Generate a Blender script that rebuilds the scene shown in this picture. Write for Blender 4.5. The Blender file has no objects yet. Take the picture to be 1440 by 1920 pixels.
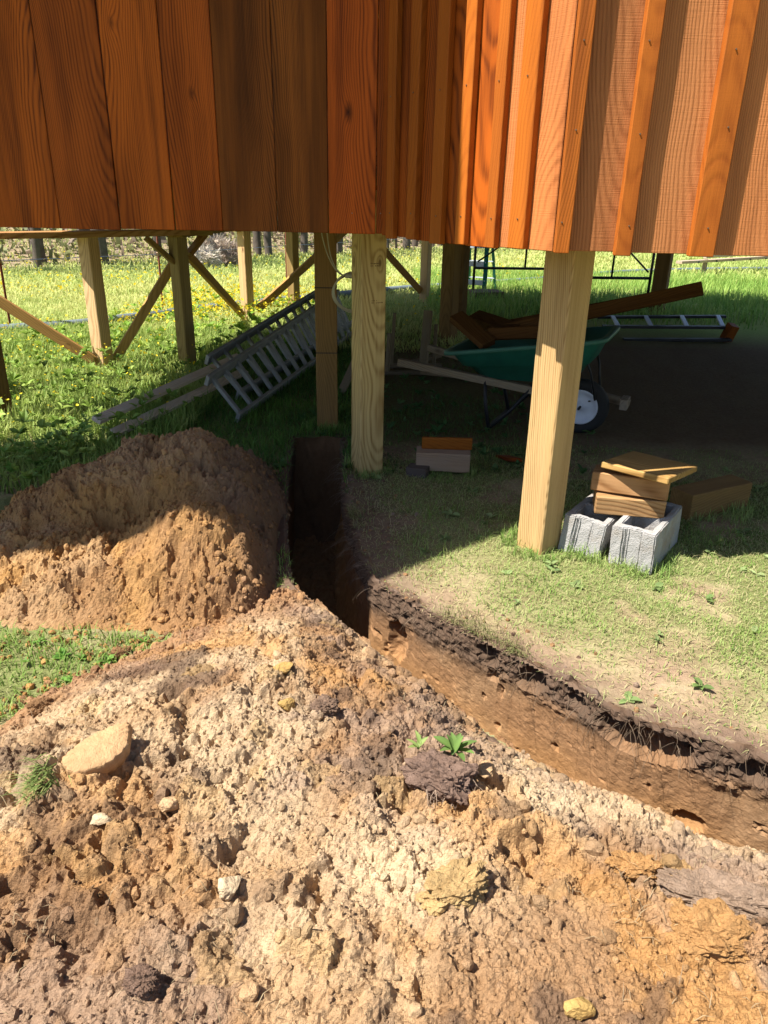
import bpy, bmesh, math, random
import numpy as np
from mathutils import Vector, Matrix, Euler

R = math.radians
rnd = random.Random(7)
npr = np.random.RandomState(11)
scene = bpy.context.scene
COL = scene.collection

# ------------------------------------------------------------------ camera
cam_d = bpy.data.cameras.new('camera')
cam = bpy.data.objects.new('camera', cam_d)
COL.objects.link(cam)
cam_d.sensor_fit = 'VERTICAL'
cam_d.sensor_height = 36.0
cam_d.lens = 1400.0 / 1920.0 * 36.0
cam_d.clip_start = 0.02
cam_d.clip_end = 600
EYE = 1.5
cam.matrix_world = (Matrix.Translation((0, 0, EYE)) @ Matrix.Rotation(R(90 - 23.3), 4, 'X')
                    @ Matrix.Rotation(R(1.14), 4, 'Z'))
scene.camera = cam

# ------------------------------------------------------------------ sky, sun, exposure
SUN_EL = 58.0
SUN_A = -24.0                     # towards the camera side of the wall plane
world = bpy.data.worlds.new('World')
scene.world = world
world.use_nodes = True
wn = world.node_tree.nodes
sky = wn.new('ShaderNodeTexSky')
sky.sky_type = 'NISHITA'
sky.sun_disc = False
sky.sun_elevation = R(SUN_EL)
sky.sun_rotation = R(270 + SUN_A)
sky.altitude = 200
bg = wn['Background']
bg.inputs['Strength'].default_value = 0.065
world.node_tree.links.new(sky.outputs[0], bg.inputs['Color'])
TO_SUN = Vector((-math.cos(R(SUN_A)) * math.cos(R(SUN_EL)), math.sin(R(SUN_A)) * math.cos(R(SUN_EL)), math.sin(R(SUN_EL))))
sun_d = bpy.data.lights.new('sun', 'SUN')
sun_d.energy = 4.9
sun_d.angle = R(0.55)
sun_d.color = (1.0, 0.94, 0.84)
sun = bpy.data.objects.new('sun', sun_d)
COL.objects.link(sun)
sun.rotation_euler = TO_SUN.to_track_quat('Z', 'Y').to_euler()
sun.location = (-6, -2, 12)
scene.view_settings.view_transform = 'Standard'
scene.view_settings.look = 'None'
scene.view_settings.gamma = 1.0
scene.view_settings.exposure = 1.25

# ------------------------------------------------------------------ numpy noise
def hsh(ix, iy, iz=0, seed=0):
    h = (ix.astype(np.int64) * 374761393 + iy.astype(np.int64) * 668265263 + np.int64(iz) * 2147483647 + seed * 974711) & 0xFFFFFFFF
    h = ((h ^ (h >> 13)) * 1274126177) & 0xFFFFFFFF
    h = ((h ^ (h >> 16)) * 2246822519) & 0xFFFFFFFF
    return ((h ^ (h >> 15)) & 0xFFFFFF) / float(0xFFFFFF)

def vnoise(x, y, seed=0):
    ix = np.floor(x); iy = np.floor(y)
    fx = x - ix; fy = y - iy
    fx = fx * fx * (3 - 2 * fx); fy = fy * fy * (3 - 2 * fy)
    a = hsh(ix, iy, 0, seed); b = hsh(ix + 1, iy, 0, seed)
    c = hsh(ix, iy + 1, 0, seed); d = hsh(ix + 1, iy + 1, 0, seed)
    return (a * (1 - fx) + b * fx) * (1 - fy) + (c * (1 - fx) + d * fx) * fy

def fbm(x, y, scale, octv=4, seed=0, gain=0.5):
    s = 0; a = 1; t = 0; f = 1.0 / scale
    for o in range(octv):
        s = s + a * vnoise(x * f + 17.3 * o, y * f - 9.1 * o, seed + o * 13)
        t += a; a *= gain; f *= 2.03
    return s / t                                  # 0..1

def clods(x, y, cell, seed, dens=1.0, rlo=0.25, rhi=0.75, flat=0.8):
    wx = x + cell * 0.55 * (fbm(x, y, cell * 0.8, 2, seed + 5) - 0.5) * 2
    wy = y + cell * 0.55 * (fbm(x, y, cell * 0.8, 2, seed + 6) - 0.5) * 2
    gx = wx / cell; gy = wy / cell
    ix = np.floor(gx); iy = np.floor(gy)
    best = np.zeros_like(gx); ident = np.zeros_like(gx)
    for dx in (-1, 0, 1):
        for dy in (-1, 0, 1):
            cx = ix + dx; cy = iy + dy
            px = cx + 0.1 + 0.8 * hsh(cx, cy, 1, seed); py = cy + 0.1 + 0.8 * hsh(cx, cy, 2, seed)
            r = rlo + (rhi - rlo) * hsh(cx, cy, 3, seed) ** 1.6
            on = hsh(cx, cy, 4, seed) < dens
            d2 = (gx - px) ** 2 + (gy - py) ** 2
            hgt = np.sqrt(np.clip(r * r - d2, 0, None)) * on
            m = hgt > best
            best = np.where(m, hgt, best)
            ident = np.where(m, hsh(cx, cy, 7, seed), ident)
    return best * cell * flat, ident

def chunks(x, y, cell, seed, warp=.5):
    """broken angular clods: tilted plates with crevices between them"""
    wx = x + cell * warp * (fbm(x, y, cell * .6, 3, seed + 5) - .5) * 2
    wy = y + cell * warp * (fbm(x, y, cell * .6, 3, seed + 6) - .5) * 2
    gx = wx / cell; gy = wy / cell
    ix = np.floor(gx); iy = np.floor(gy)
    f1 = np.full(gx.shape, 9.0); f2 = np.full(gx.shape, 9.0); idn = np.zeros_like(gx); tx = np.zeros_like(gx)
    for dx in (-1, 0, 1):
        for dy in (-1, 0, 1):
            cx = ix + dx; cy = iy + dy
            ox = gx - (cx + hsh(cx, cy, 1, seed)); oy = gy - (cy + hsh(cx, cy, 2, seed))
            d = np.sqrt(ox * ox + oy * oy)
            m = d < f1
            f2 = np.where(m, f1, np.minimum(f2, d))
            f1 = np.where(m, d, f1)
            idn = np.where(m, hsh(cx, cy, 3, seed), idn)
            a = hsh(cx, cy, 4, seed) * 6.283
            tx = np.where(m, (ox * np.cos(a) + oy * np.sin(a)) * (hsh(cx, cy, 5, seed) - .2), tx)
    e = sstep(.0, .30, f2 - f1)
    return cell * (e * (.10 + .38 * idn ** 2) + .30 * tx * e), idn

def sstep(a, b, x):
    t = np.clip((x - a) / (b - a), 0, 1)
    return t * t * (3 - 2 * t)

def poly_dist(x, y, pts):
    best = np.full(x.shape, 1e9)
    for (x0, y0), (x1, y1) in zip(pts[:-1], pts[1:]):
        dx, dy = x1 - x0, y1 - y0
        t = np.clip(((x - x0) * dx + (y - y0) * dy) / (dx * dx + dy * dy), 0, 1)
        best = np.minimum(best, np.hypot(x - x0 - t * dx, y - y0 - t * dy))
    return best

def inside(x, y, poly):
    c = np.zeros(x.shape, bool)
    n = len(poly)
    for i in range(n):
        x0, y0 = poly[i]; x1, y1 = poly[(i + 1) % n]
        if y0 == y1:
            continue
        m = ((y0 > y) != (y1 > y)) & (x < (x1 - x0) * (y - y0) / (y1 - y0) + x0)
        c ^= m
    return c

def ground(x, y):
    x = np.asarray(x, float); y = np.asarray(y, float)
    z = -0.035 * (np.clip(y, 8, 46) - 8)
    edge = 22 + 1.86 * (x + 6.5)                     # foot of the wood
    z = z + 0.10 * np.clip(y - np.clip(edge, 14, 44) - 3, 0, 60)
    z = z + 0.010 * (fbm(x, y, 0.5, 3, 3) - 0.5) + 0.03 * (fbm(x, y, 2.5, 2, 4) - 0.5) * sstep(4, 8, np.hypot(x, y))
    return z

# ------------------------------------------------------------------ mesh helpers
def link(o, parent=None):
    COL.objects.link(o)
    if parent is not None:
        o.parent = parent
    return o

def tag(o, label=None, cat=None, group=None, kind=None):
    if label: o['label'] = label
    if cat: o['category'] = cat
    if group: o['group'] = group
    if kind: o['kind'] = kind
    return o

def empty(name, loc=(0, 0, 0), rot=(0, 0, 0)):
    o = bpy.data.objects.new(name, None)
    o.empty_display_size = 0.1
    o.location = loc; o.rotation_euler = rot
    return link(o)

def mesh_np(name, V, Fq, mat=None, parent=None, smooth=True, colors=None):
    V = np.asarray(V, np.float32); Fq = np.asarray(Fq, np.int32)
    k = Fq.shape[1]
    me = bpy.data.meshes.new(name)
    me.vertices.add(len(V)); me.vertices.foreach_set('co', V.ravel())
    me.loops.add(Fq.size); me.loops.foreach_set('vertex_index', Fq.ravel())
    me.polygons.add(len(Fq))
    me.polygons.foreach_set('loop_start', np.arange(0, Fq.size, k, dtype=np.int32))
    me.polygons.foreach_set('loop_total', np.full(len(Fq), k, np.int32))
    me.polygons.foreach_set('use_smooth', np.full(len(Fq), smooth, bool))
    me.update(calc_edges=True)
    if colors is not None:
        at = me.color_attributes.new('Col', 'FLOAT_COLOR', 'POINT')
        c = np.ones((len(V), 4), np.float32); c[:, :3] = colors
        at.data.foreach_set('color', c.ravel())
    if mat: me.materials.append(mat)
    return link(bpy.data.objects.new(name, me), parent)

def grid_faces(nx, ny):
    i = np.arange(nx * ny).reshape(ny, nx)
    return np.stack([i[:-1, :-1], i[:-1, 1:], i[1:, 1:], i[1:, :-1]], -1).reshape(-1, 4)

def bm_obj(name, bm, mat, parent=None, smooth=False):
    me = bpy.data.meshes.new(name)
    bm.to_mesh(me); bm.free()
    if smooth:
        for p in me.polygons: p.use_smooth = True
    me.materials.append(mat)
    return link(bpy.data.objects.new(name, me), parent)

def box_bm(sx, sy, sz, bevel=0.004, cuts=0, jitter=0.0, seed=0):
    bm = bmesh.new()
    bmesh.ops.create_cube(bm, size=1)
    bmesh.ops.scale(bm, vec=(sx, sy, sz), verts=bm.verts)
    if cuts:
        es = [e for e in bm.edges if abs((e.verts[0].co - e.verts[1].co).normalized().z) > .9]
        bmesh.ops.subdivide_edges(bm, edges=es, cuts=cuts, use_grid_fill=True)
    if jitter:
        rr = random.Random(seed)
        for v in bm.verts:
            v.co += Vector((rr.uniform(-1, 1), rr.uniform(-1, 1), rr.uniform(-.3, .3))) * jitter
    if bevel:
        es = [e for e in bm.edges if len(e.link_faces) == 2 and e.calc_face_angle(0) > .6]
        bmesh.ops.bevel(bm, geom=es, offset=bevel, segments=1, affect='EDGES', profile=.5)
    return bm

def box(name, size, loc, rot, mat, parent=None, bevel=0.004, color=None, cuts=0, jitter=0.0, seed=0):
    """a sawn piece; its grain runs along local Z"""
    o = bm_obj(name, box_bm(*size, bevel=bevel, cuts=cuts, jitter=jitter, seed=seed), mat, parent)
    o.location = loc; o.rotation_euler = rot
    if color: o.color = (*color, 1)
    return o

def stick(name, p, q, w, h, mat, parent=None, roll=0.0, bevel=0.003, color=None, cuts=0, jitter=0.0):
    p = Vector(p); q = Vector(q); d = q - p
    o = bm_obj(name, box_bm(w, h, d.length, bevel=bevel, cuts=cuts, jitter=jitter, seed=hash(name) % 99), mat, parent)
    o.rotation_mode = 'QUATERNION'
    o.rotation_quaternion = d.to_track_quat('Z', 'Y') @ Euler((0, 0, roll)).to_quaternion()
    o.location = (p + q) / 2
    if color: o.color = (*color, 1)
    return o

def tube_arrays(pts, r, sides=8, cap=True):
    P = [Vector(p) for p in pts]
    rs = r if isinstance(r, (list, tuple)) else [r] * len(P)
    V = []; Fc = []
    t0 = (P[1] - P[0]).normalized()
    up = Vector((0, 0, 1)) if abs(t0.z) < .9 else Vector((1, 0, 0))
    n = (up - t0 * up.dot(t0)).normalized()
    for i, p in enumerate(P):
        t = (P[min(i + 1, len(P) - 1)] - P[max(i - 1, 0)]).normalized()
        n = (n - t * n.dot(t)).normalized(); b = t.cross(n)
        for k in range(sides):
            a = 2 * math.pi * k / sides
            V.append(p + (n * math.cos(a) + b * math.sin(a)) * rs[i])
    for i in range(len(P) - 1):
        for k in range(sides):
            a = i * sides + k; b_ = i * sides + (k + 1) % sides
            Fc.append((a, b_, b_ + sides, a + sides))
    return V, Fc

def tube(name, pts, r, mat, parent=None, sides=8, color=None):
    V, Fc = tube_arrays(pts, r, sides)
    me = bpy.data.meshes.new(name)
    n = len(V)
    faces = [tuple(f) for f in Fc] + [tuple(range(sides))[::-1], tuple(range(n - sides, n))]
    me.from_pydata([tuple(v) for v in V], [], faces)
    for p in me.polygons: p.use_smooth = len(p.vertices) == 4
    me.materials.append(mat)
    o = link(bpy.data.objects.new(name, me), parent)
    if color: o.color = (*color, 1)
    return o

def copy_tree(o, parent=None):
    c = o.copy(); COL.objects.link(c); c.parent = parent
    for ch in list(o.children): copy_tree(ch, c)
    return c

def smooth_path(pts, n):
    out = []
    P = [Vector(p) for p in pts]
    P = [P[0] * 2 - P[1]] + P + [P[-1] * 2 - P[-2]]
    for i in range(1, len(P) - 2):
        for k in range(n):
            t = k / n
            a, b, c, d = P[i - 1], P[i], P[i + 1], P[i + 2]
            out.append(.5 * ((2 * b) + (c - a) * t + (2 * a - 5 * b + 4 * c - d) * t * t + (3 * b - a - 3 * c + d) * t ** 3))
    out.append(P[-2])
    return out

# ------------------------------------------------------------------ materials
class NT:
    def __init__(s, name):
        s.m = bpy.data.materials.new(name); s.m.use_nodes = True
        s.t = s.m.node_tree; s.b = s.t.nodes['Principled BSDF']
    def n(s, kind, **kw):
        nd = s.t.nodes.new('ShaderNode' + kind)
        for k, v in kw.items(): setattr(nd, k, v)
        return nd
    def l(s, a, b): s.t.links.new(a, b)
    def val(s, x, sock):
        if hasattr(x, 'is_output'): s.l(x, sock)
        else: sock.default_value = x
    def math(s, op, a, b=0.0, c=0.0, clamp=False):
        nd = s.n('Math', operation=op, use_clamp=clamp)
        for i, v in enumerate((a, b, c)): s.val(v, nd.inputs[i])
        return nd.outputs[0]
    def mix(s, f, a, b, mode='MIX'):
        nd = s.n('Mix', data_type='RGBA', blend_type=mode)
        s.val(f, nd.inputs[0])
        for v, i in ((a, 6), (b, 7)):
            if hasattr(v, 'is_output'): s.l(v, nd.inputs[i])
            else: nd.inputs[i].default_value = (*v, 1)
        return nd.outputs[2]
    def noise(s, vec, scale, detail=3, rough=.55, dist=0.0, out=0):
        nd = s.n('TexNoise')
        if vec is not None: s.l(vec, nd.inputs['Vector'])
        nd.inputs['Scale'].default_value = scale; nd.inputs['Detail'].default_value = detail
        nd.inputs['Roughness'].default_value = rough; nd.inputs['Distortion'].default_value = dist
        return nd.outputs[out]
    def ramp(s, f, stops):
        nd = s.n('ValToRGB'); s.l(f, nd.inputs[0])
        e = nd.color_ramp.elements
        while len(e) < len(stops): e.new(.5)
        for el, (p, c) in zip(e, stops):
            el.position = p; el.color = (*c, 1) if len(c) == 3 else c
        return nd.outputs[0]
    def mapr(s, v, a, b, c=0.0, d=1.0):
        nd = s.n('MapRange'); s.val(v, nd.inputs[0])
        for i, x in enumerate((a, b, c, d)): nd.inputs[i + 1].default_value = x
        return nd.outputs[0]
    def scale(s, vec, sx, sy, sz):
        nd = s.n('VectorMath', operation='MULTIPLY'); s.l(vec, nd.inputs[0])
        nd.inputs[1].default_value = (sx, sy, sz)
        return nd.outputs[0]
    def bump(s, h, strength=.5, dist=.01, prev=None):
        nd = s.n('Bump'); s.l(h, nd.inputs['Height'])
        nd.inputs['Strength'].default_value = strength; nd.inputs['Distance'].default_value = dist
        if prev is not None: s.l(prev, nd.inputs['Normal'])
        return nd.outputs[0]
    def done(s, color=None, rough=.7, normal=None, metal=0.0, spec=.5):
        if color is not None:
            if hasattr(color, 'is_output'): s.l(color, s.b.inputs['Base Color'])
            else: s.b.inputs['Base Color'].default_value = (*color, 1)
        s.val(rough, s.b.inputs['Roughness'])
        s.b.inputs['Metallic'].default_value = metal
        s.b.inputs['Specular IOR Level'].default_value = spec
        if normal is not None: s.l(normal, s.b.inputs['Normal'])
        return s.m

def wood(name, light, dark, freq=70.0, rough=.55, bump=.25, saw=0.0, knot=(.05, .02, .008), ringmix=.6, warp=.10, knots=1.0, blotch=.35, spec=.4, grey=None):
    t = NT(name)
    tc = t.n('TexCoord'); oi = t.n('ObjectInfo')
    rv = t.n('CombineXYZ')
    t.l(t.math('MULTIPLY', oi.outputs['Random'], 37.0), rv.inputs[0])
    t.l(t.math('MULTIPLY', oi.outputs['Random'], 91.0), rv.inputs[1])
    t.l(t.math('MULTIPLY', oi.outputs['Random'], 53.0), rv.inputs[2])
    add = t.n('VectorMath', operation='ADD'); t.l(tc.outputs['Object'], add.inputs[0]); t.l(rv.outputs[0], add.inputs[1])
    P = add.outputs[0]
    sp = t.n('SeparateXYZ'); t.l(tc.outputs['Object'], sp.inputs[0])
    # knots
    vo = t.n('TexVoronoi', voronoi_dimensions='2D'); spk = t.n('SeparateXYZ'); t.l(P, spk.inputs[0]); cmk = t.n('CombineXYZ')
    t.l(t.math('MULTIPLY', t.math('ADD', spk.outputs[0], spk.outputs[1]), 3.4), cmk.inputs[0]); t.l(t.math('MULTIPLY', spk.outputs[2], 1.5), cmk.inputs[1])
    t.l(cmk.outputs[0], vo.inputs['Vector']); vo.inputs['Scale'].default_value = 1.0
    pick = t.n('SeparateColor'); t.l(vo.outputs['Color'], pick.inputs[0])
    has = t.math('LESS_THAN', pick.outputs[0], .28)
    kd = t.math('ADD', vo.outputs['Distance'], t.math('SUBTRACT', 1.0, has))
    kin = t.math('POWER', t.mapr(kd, 0.0, .22, 1.0, 0.0), 2.0)
    # nested flat-sawn arches, bent by slow noise along the plank and round the knots
    w1 = t.noise(t.scale(P, 2.0, 2.0, .7), 1.0, 2, .5)
    w2 = t.noise(t.scale(P, 11.0, 11.0, 1.6), 1.0, 2, .5)
    x0 = t.math('MULTIPLY', t.math('SUBTRACT', t.math('FRACT', t.math('MULTIPLY', oi.outputs['Random'], 17.31)), .5), .42)
    sg = t.math('SUBTRACT', t.math('MULTIPLY', t.math('GREATER_THAN', t.math('FRACT', t.math('MULTIPLY', oi.outputs['Random'], 7.7)), .5), 2.0), 1.0)
    xx = t.math('ADD', t.math('ADD', sp.outputs[0], t.math('MULTIPLY', sp.outputs[1], .7)), t.math('ADD', x0, t.math('MULTIPLY', t.math('SUBTRACT', w1, .5), warp * 1.6)))
    wz = t.noise(t.scale(P, .5, .5, 1.3), 1.0, 2, .5)
    zz = t.math('ADD', t.math('MULTIPLY', sp.outputs[2], .55), t.math('MULTIPLY', wz, .7))
    q = t.math('ADD', t.math('MULTIPLY', zz, sg), t.math('MULTIPLY', t.math('MULTIPLY', xx, xx), 24.0))
    ph = t.math('ADD', t.math('MULTIPLY', q, freq * .16), t.math('ADD', t.math('MULTIPLY', w2, .9), t.math('MULTIPLY', kin, 3.5 * knots)))
    s = t.math('SINE', t.math('MULTIPLY', ph, 6.283))
    ring = t.math('POWER', t.math('MULTIPLY_ADD', s, .5, .5), 2.0)
    fine = t.noise(t.scale(P, 260, 260, 5), 1.0, 3, .6)
    fib = t.noise(t.scale(P, 60, 60, 1.2), 1.0, 3, .6)
    f = t.math('MULTIPLY', ring, t.mapr(fib, .3, .7, .35, 1.0))
    f = t.math('ADD', t.math('MULTIPLY', f, ringmix), t.math('ADD', t.math('MULTIPLY', t.math('SUBTRACT', fine, .5), .55), t.math('MULTIPLY', t.math('SUBTRACT', fib, .5), .45)), clamp=True)
    c = t.mix(f, light, dark)
    bl = t.noise(t.scale(P, 5, 5, .8), 1.0, 3, .6)
    c = t.mix(t.math('MULTIPLY', t.mapr(bl, .45, .75, 0, 1), blotch), c, dark)
    stn = t.noise(t.scale(P, 16, 16, .5), 1.0, 4, .65)
    c = t.mix(t.math('MULTIPLY', t.mapr(stn, .50, .72, 0, 1), blotch * .9), c, t.mix(.5, dark, knot))
    lt = t.noise(t.scale(P, 7, 7, 1.1), 1.0, 3, .6)
    c = t.mix(t.mapr(lt, .5, .75, 0, .35), c, t.mix(1.0, light, (1.35, 1.3, 1.2), 'MULTIPLY'))
    kspot = t.mapr(t.math('ADD', t.math('ADD', kd, t.math('MULTIPLY', pick.outputs[1], .05)), t.math('MULTIPLY', t.math('SUBTRACT', fib, .5), .07)), .010, .085, 1.0, 0.0)
    c = t.mix(t.math('MULTIPLY', kspot, knots if knots < 1 else 1.0), c, knot)
    if grey is not None:
        gn = t.noise(t.scale(P, 8, 8, 2), 1.0, 4, .6)
        c = t.mix(t.mapr(gn, .4, .65, 0, .8), c, grey)
    c = t.mix(1.0, c, oi.outputs['Color'], 'MULTIPLY')
    h = t.math('ADD', t.math('MULTIPLY', fine, .6), t.math('MULTIPLY', ring, -.6))
    nb = t.bump(h, bump, .0025)
    if saw:
        sn = t.noise(t.scale(P, 6, 6, 330), 1.0, 2, .7)
        nb = t.bump(sn, saw, .003, nb)
        fn = t.noise(t.scale(P, 150, 150, 30), 1.0, 2, .7)
        nb = t.bump(fn, saw * .8, .003, nb)
    rr = t.math('ADD', rough - .12, t.math('MULTIPLY', bl, .25))
    return t.done(c, rr, nb, spec=spec)

M = {}
M['stain'] = wood('stained_smooth_boards', (.38, .094, .011), (.060, .012, .003), 85, .6, .3, 0.0, (.030, .009, .003), .85, warp=.13, spec=.12, blotch=.65)
M['stain_old'] = wood('stained_weathered_boards', (.20, .064, .012), (.032, .011, .004), 120, .65, .5, 0.0, (.014, .006, .003), .85, blotch=.7, warp=.10, spec=.12)
M['stain_rough'] = wood('stained_rough_sawn_boards', (.44, .170, .060), (.20, .064, .018), 80, .6, .6, .38, (.08, .03, .02), .65, knots=.8, spec=.15, blotch=.5)
M['stain_batten'] = wood('stained_battens', (.40, .124, .018), (.20, .050, .008), 90, .55, .3, .10, (.09, .025, .01), .5, knots=.5, spec=.12, blotch=.5)
M['pine'] = wood('pale_pine_posts', (.49, .355, .175), (.22, .125, .045), 75, .65, .5, .05, (.08, .03, .012), .85, warp=.07, spec=.12, blotch=.3)
M['pine_old'] = wood('treated_posts', (.30, .205, .09), (.15, .095, .04), 75, .75, .4, .05, (.06, .025, .012), .65, warp=.06, blotch=.5, spec=.12)
M['grey_wood'] = wood('weathered_grey_wood', (.30, .245, .19), (.14, .105, .08), 95, .85, .7, .2, (.07, .05, .04), .7, grey=(.26, .235, .21), spec=.2)

def plain(name, col, rough=.6, metal=0.0, var=.25, scale=20, bump=.15, spec=.4):
    t = NT(name)
    tc = t.n('TexCoord')
    n1 = t.noise(tc.outputs['Object'], scale, 4, .6)
    n2 = t.noise(tc.outputs['Object'], scale * 6, 3, .6)
    c = t.mix(t.math('MULTIPLY', t.mapr(n1, .35, .7), var), col, tuple(v * .45 for v in col))
    return t.done(c, t.math('MULTIPLY_ADD', n2, .2, rough - .1), t.bump(n2, bump, .003), metal, spec)

M['alu'] = plain('dull_aluminium', (.34, .335, .32), .6, .3, .5, 12)
M['steel'] = plain('dark_painted_steel', (.025, .025, .03), .5, .3, .2, 15)
M['rust'] = plain('rusty_red_steel', (.20, .05, .03), .8, .0, .5, 30)
M['rubber'] = plain('black_rubber', (.02, .02, .022), .8, 0, .2, 20)
M['rim'] = plain('pale_blue_white_rim', (.62, .66, .78), .4, 0, .2, 14)
M['tray'] = plain('green_plastic_tray', (.018, .14, .112), .5, 0, .45, 9, .05)
M['tray_edge'] = plain('green_plastic_tray_rim', (.05, .17, .14), .55, 0, .4, 9, .05)
M['fibre'] = plain('green_fibreglass', (.01, .16, .13), .45, 0, .2, 9, .05)
M['white_step'] = plain('pale_metal_step', (.55, .60, .72), .45, .2, .2, 9)
M['pipe'] = plain('grey_plastic_pipe', (.16, .20, .23), .5, 0, .4, 6)
M['cable'] = plain('tan_cable', (.42, .37, .25), .6, 0, .2, 20)
M['wire'] = plain('fence_wire', (.10, .14, .24), .6, .3, .1, 20)
M['nail'] = plain('galvanised_nail', (.22, .15, .10), .45, .7, .2, 60)
M['hay'] = plain('old_hay', (.36, .28, .20), .95, 0, .75, 5, 1.0, .1)
M['bark'] = plain('tree_bark', (.12, .10, .085), .95, 0, .6, 6, .8, .1)
M['floor_under'] = wood('floor_underside', (.30, .20, .10), (.18, .11, .05), 60, .8, .2)

# concrete
t = NT('grey_concrete')
tc = t.n('TexCoord')
n1 = t.noise(tc.outputs['Object'], 9, 4, .6); n2 = t.noise(tc.outputs['Object'], 130, 3, .7)
vo = t.n('TexVoronoi'); t.l(tc.outputs['Object'], vo.inputs['Vector']); vo.inputs['Scale'].default_value = 150
c = t.mix(t.mapr(n1, .3, .7), (.40, .39, .385), (.29, .285, .28))
c = t.mix(t.mapr(n2, .55, .75, 0, .6), c, (.16, .155, .15))
c = t.mix(t.mapr(t.noise(tc.outputs['Object'], 5, 5, .7), .52, .7, 0, .6), c, (.30, .22, .15))
M['concrete'] = t.done(c, .95, t.bump(n2, .9, .004, t.bump(vo.outputs['Distance'], .5, .003)), spec=.2)

# soil: colour carried per vertex (mix of sands, clay and topsoil), crumbs in relief
def soil_mat(name, bumpk=1.0):
    t = NT(name)
    a = t.n('Attribute', attribute_name='Col'); tc = t.n('TexCoord'); P = tc.outputs['Object']
    n1 = t.noise(P, 45, 4, .65); n2 = t.noise(P, 220, 3, .7)
    c = t.mix(t.mapr(n1, .35, .7, 0, .45), a.outputs['Color'], t.mix(1.0, a.outputs['Color'], (.62, .54, .46), 'MULTIPLY'))
    c = t.mix(t.mapr(n2, .52, .75, 0, .30), c, t.mix(1.0, c, (1.35, 1.3, 1.2), 'MULTIPLY'))
    n4 = t.noise(P, 95, 4, .75)
    nb = t.bump(n4, .9 * bumpk, .012)
    nb = t.bump(n2, .7 * bumpk, .004, nb)
    return t.done(c, 1.0, nb, spec=.05)
M['soil'] = soil_mat('loose_soil')
M['soil_cut'] = soil_mat('cut_soil', .55)

# lawn / field ground
t = NT('ground')
a = t.n('Attribute', attribute_name='Col'); tc = t.n('TexCoord'); P = tc.outputs['Object']
n1 = t.noise(P, 35, 4, .65); n2 = t.noise(P, 180, 3, .7); n3 = t.noise(P, 1.4, 4, .6)
c = t.mix(t.mapr(n1, .35, .7, 0, .5), a.outputs['Color'], t.mix(1.0, a.outputs['Color'], (.5, .5, .42), 'MULTIPLY'))
c = t.mix(t.mapr(n2, .5, .72, 0, .35), c, t.mix(1.0, c, (1.5, 1.4, 1.3), 'MULTIPLY'))
M['ground'] = t.done(c, 1.0, t.bump(n2, .7, .006, t.bump(n1, .6, .02)), spec=.05)

def leafmat(name, trans=.35, rough=.6):
    t = NT(name)
    a = t.n('Attribute', attribute_name='Col')
    t.done(a.outputs['Color'], rough, spec=.25)
    tr = t.n('BsdfTranslucent'); t.l(a.outputs['Color'], tr.inputs['Color'])
    mx = t.n('MixShader'); mx.inputs[0].default_value = trans
    t.l(t.b.outputs[0], mx.inputs[1]); t.l(tr.outputs[0], mx.inputs[2])
    t.l(mx.outputs[0], t.t.nodes['Material Output'].inputs[0])
    return t.m
M['leaf'] = leafmat('grass_and_leaves')
M['flower'] = leafmat('yellow_petals', .3)
M['root'] = plain('fine_roots', (.30, .22, .16), .9, 0, .3, 20)
M['stone_tan'] = soil_mat('sandstone', .7)

# ================================================================== THE GROUND
TR_R = [(-.27, 4.70), (-.235, 4.0), (-.18, 3.45), (-.10, 2.98), (-.035, 2.74), (.03, 2.66), (.27, 2.41), (.46, 2.22), (.76, 1.91), (1.12, 1.73), (1.5, 1.60), (2.3, 1.38)]
TR_L = [(-.60, 4.70), (-.55, 3.95), (-.50, 3.5), (-.42, 2.95), (-.36, 2.69), (-.11, 2.34), (.20, 1.95), (.48, 1.63), (.80, 1.42), (1.05, 1.36), (1.4, 1.27), (2.1, 1.06)]
TR_POLY = TR_R + TR_L[::-1]

def dense_axis(a, b, step, lo, hi, grow=1.13):
    mid = list(np.arange(a, b + 1e-6, step))
    s = step; x = b; up = []
    while x < hi:
        s *= grow; x += s; up.append(min(x, hi))
    s = step; x = a; dn = []
    while x > lo:
        s *= grow; x -= s; dn.append(max(x, lo))
    return np.array(dn[::-1] + mid + up)

gx = dense_axis(-2.4, 2.4, .014, -160, 160)
gy = dense_axis(.2, 4.9, .014, -30, 220)
X, Y = np.meshgrid(gx, gy)
Z = ground(X, Y)
near = (sstep(5.2, 4.6, Y) * sstep(-2.6, -2.2, X) * sstep(2.6, 2.2, X))
Z = Z + near * (.010 * (fbm(X, Y, .05, 3, 21) - .5) + .016 * (fbm(X, Y, .16, 3, 22) - .5))
dR = poly_dist(X, Y, TR_R)
# how green the turf is: 0 bare .. 1 lush
def turf(X, Y):
    g = sstep(.36, .62, fbm(X, Y, .34, 4, 40) + .04)
    d = poly_dist(X, Y, TR_R)
    right = (X > -.35) & (Y < 5.0)
    wear = sstep(.05, .30, d) * .8 + .2 * sstep(.3, .7, d)
    wear = wear * (1 - .8 * np.exp(-(((X - .95) / .38) ** 2 + ((Y - 2.12) / .20) ** 2))) * (1 - .7 * np.exp(-(((X - .35) / .12) ** 2 + ((Y - 2.75) / .22) ** 2)))
    g = np.where(right, np.clip(g * 1.15 + .12, 0, 1) * wear * (.75 + .25 * sstep(.3, 1.4, X)), .45 + .55 * g)
    g = np.where((Y > 4.6) & (X > -.2) & (Y < 12), g * sstep(2.4, .2, X) * .5 * sstep(8.5, 5.5, Y) + sstep(8.6, 10.5, Y), g)
    g = np.where((X > .9) & (Y > 4.0) & (Y < 8.5), g * .25, g)
    return np.clip(g, 0, 1)
G = turf(X, Y)
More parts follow.
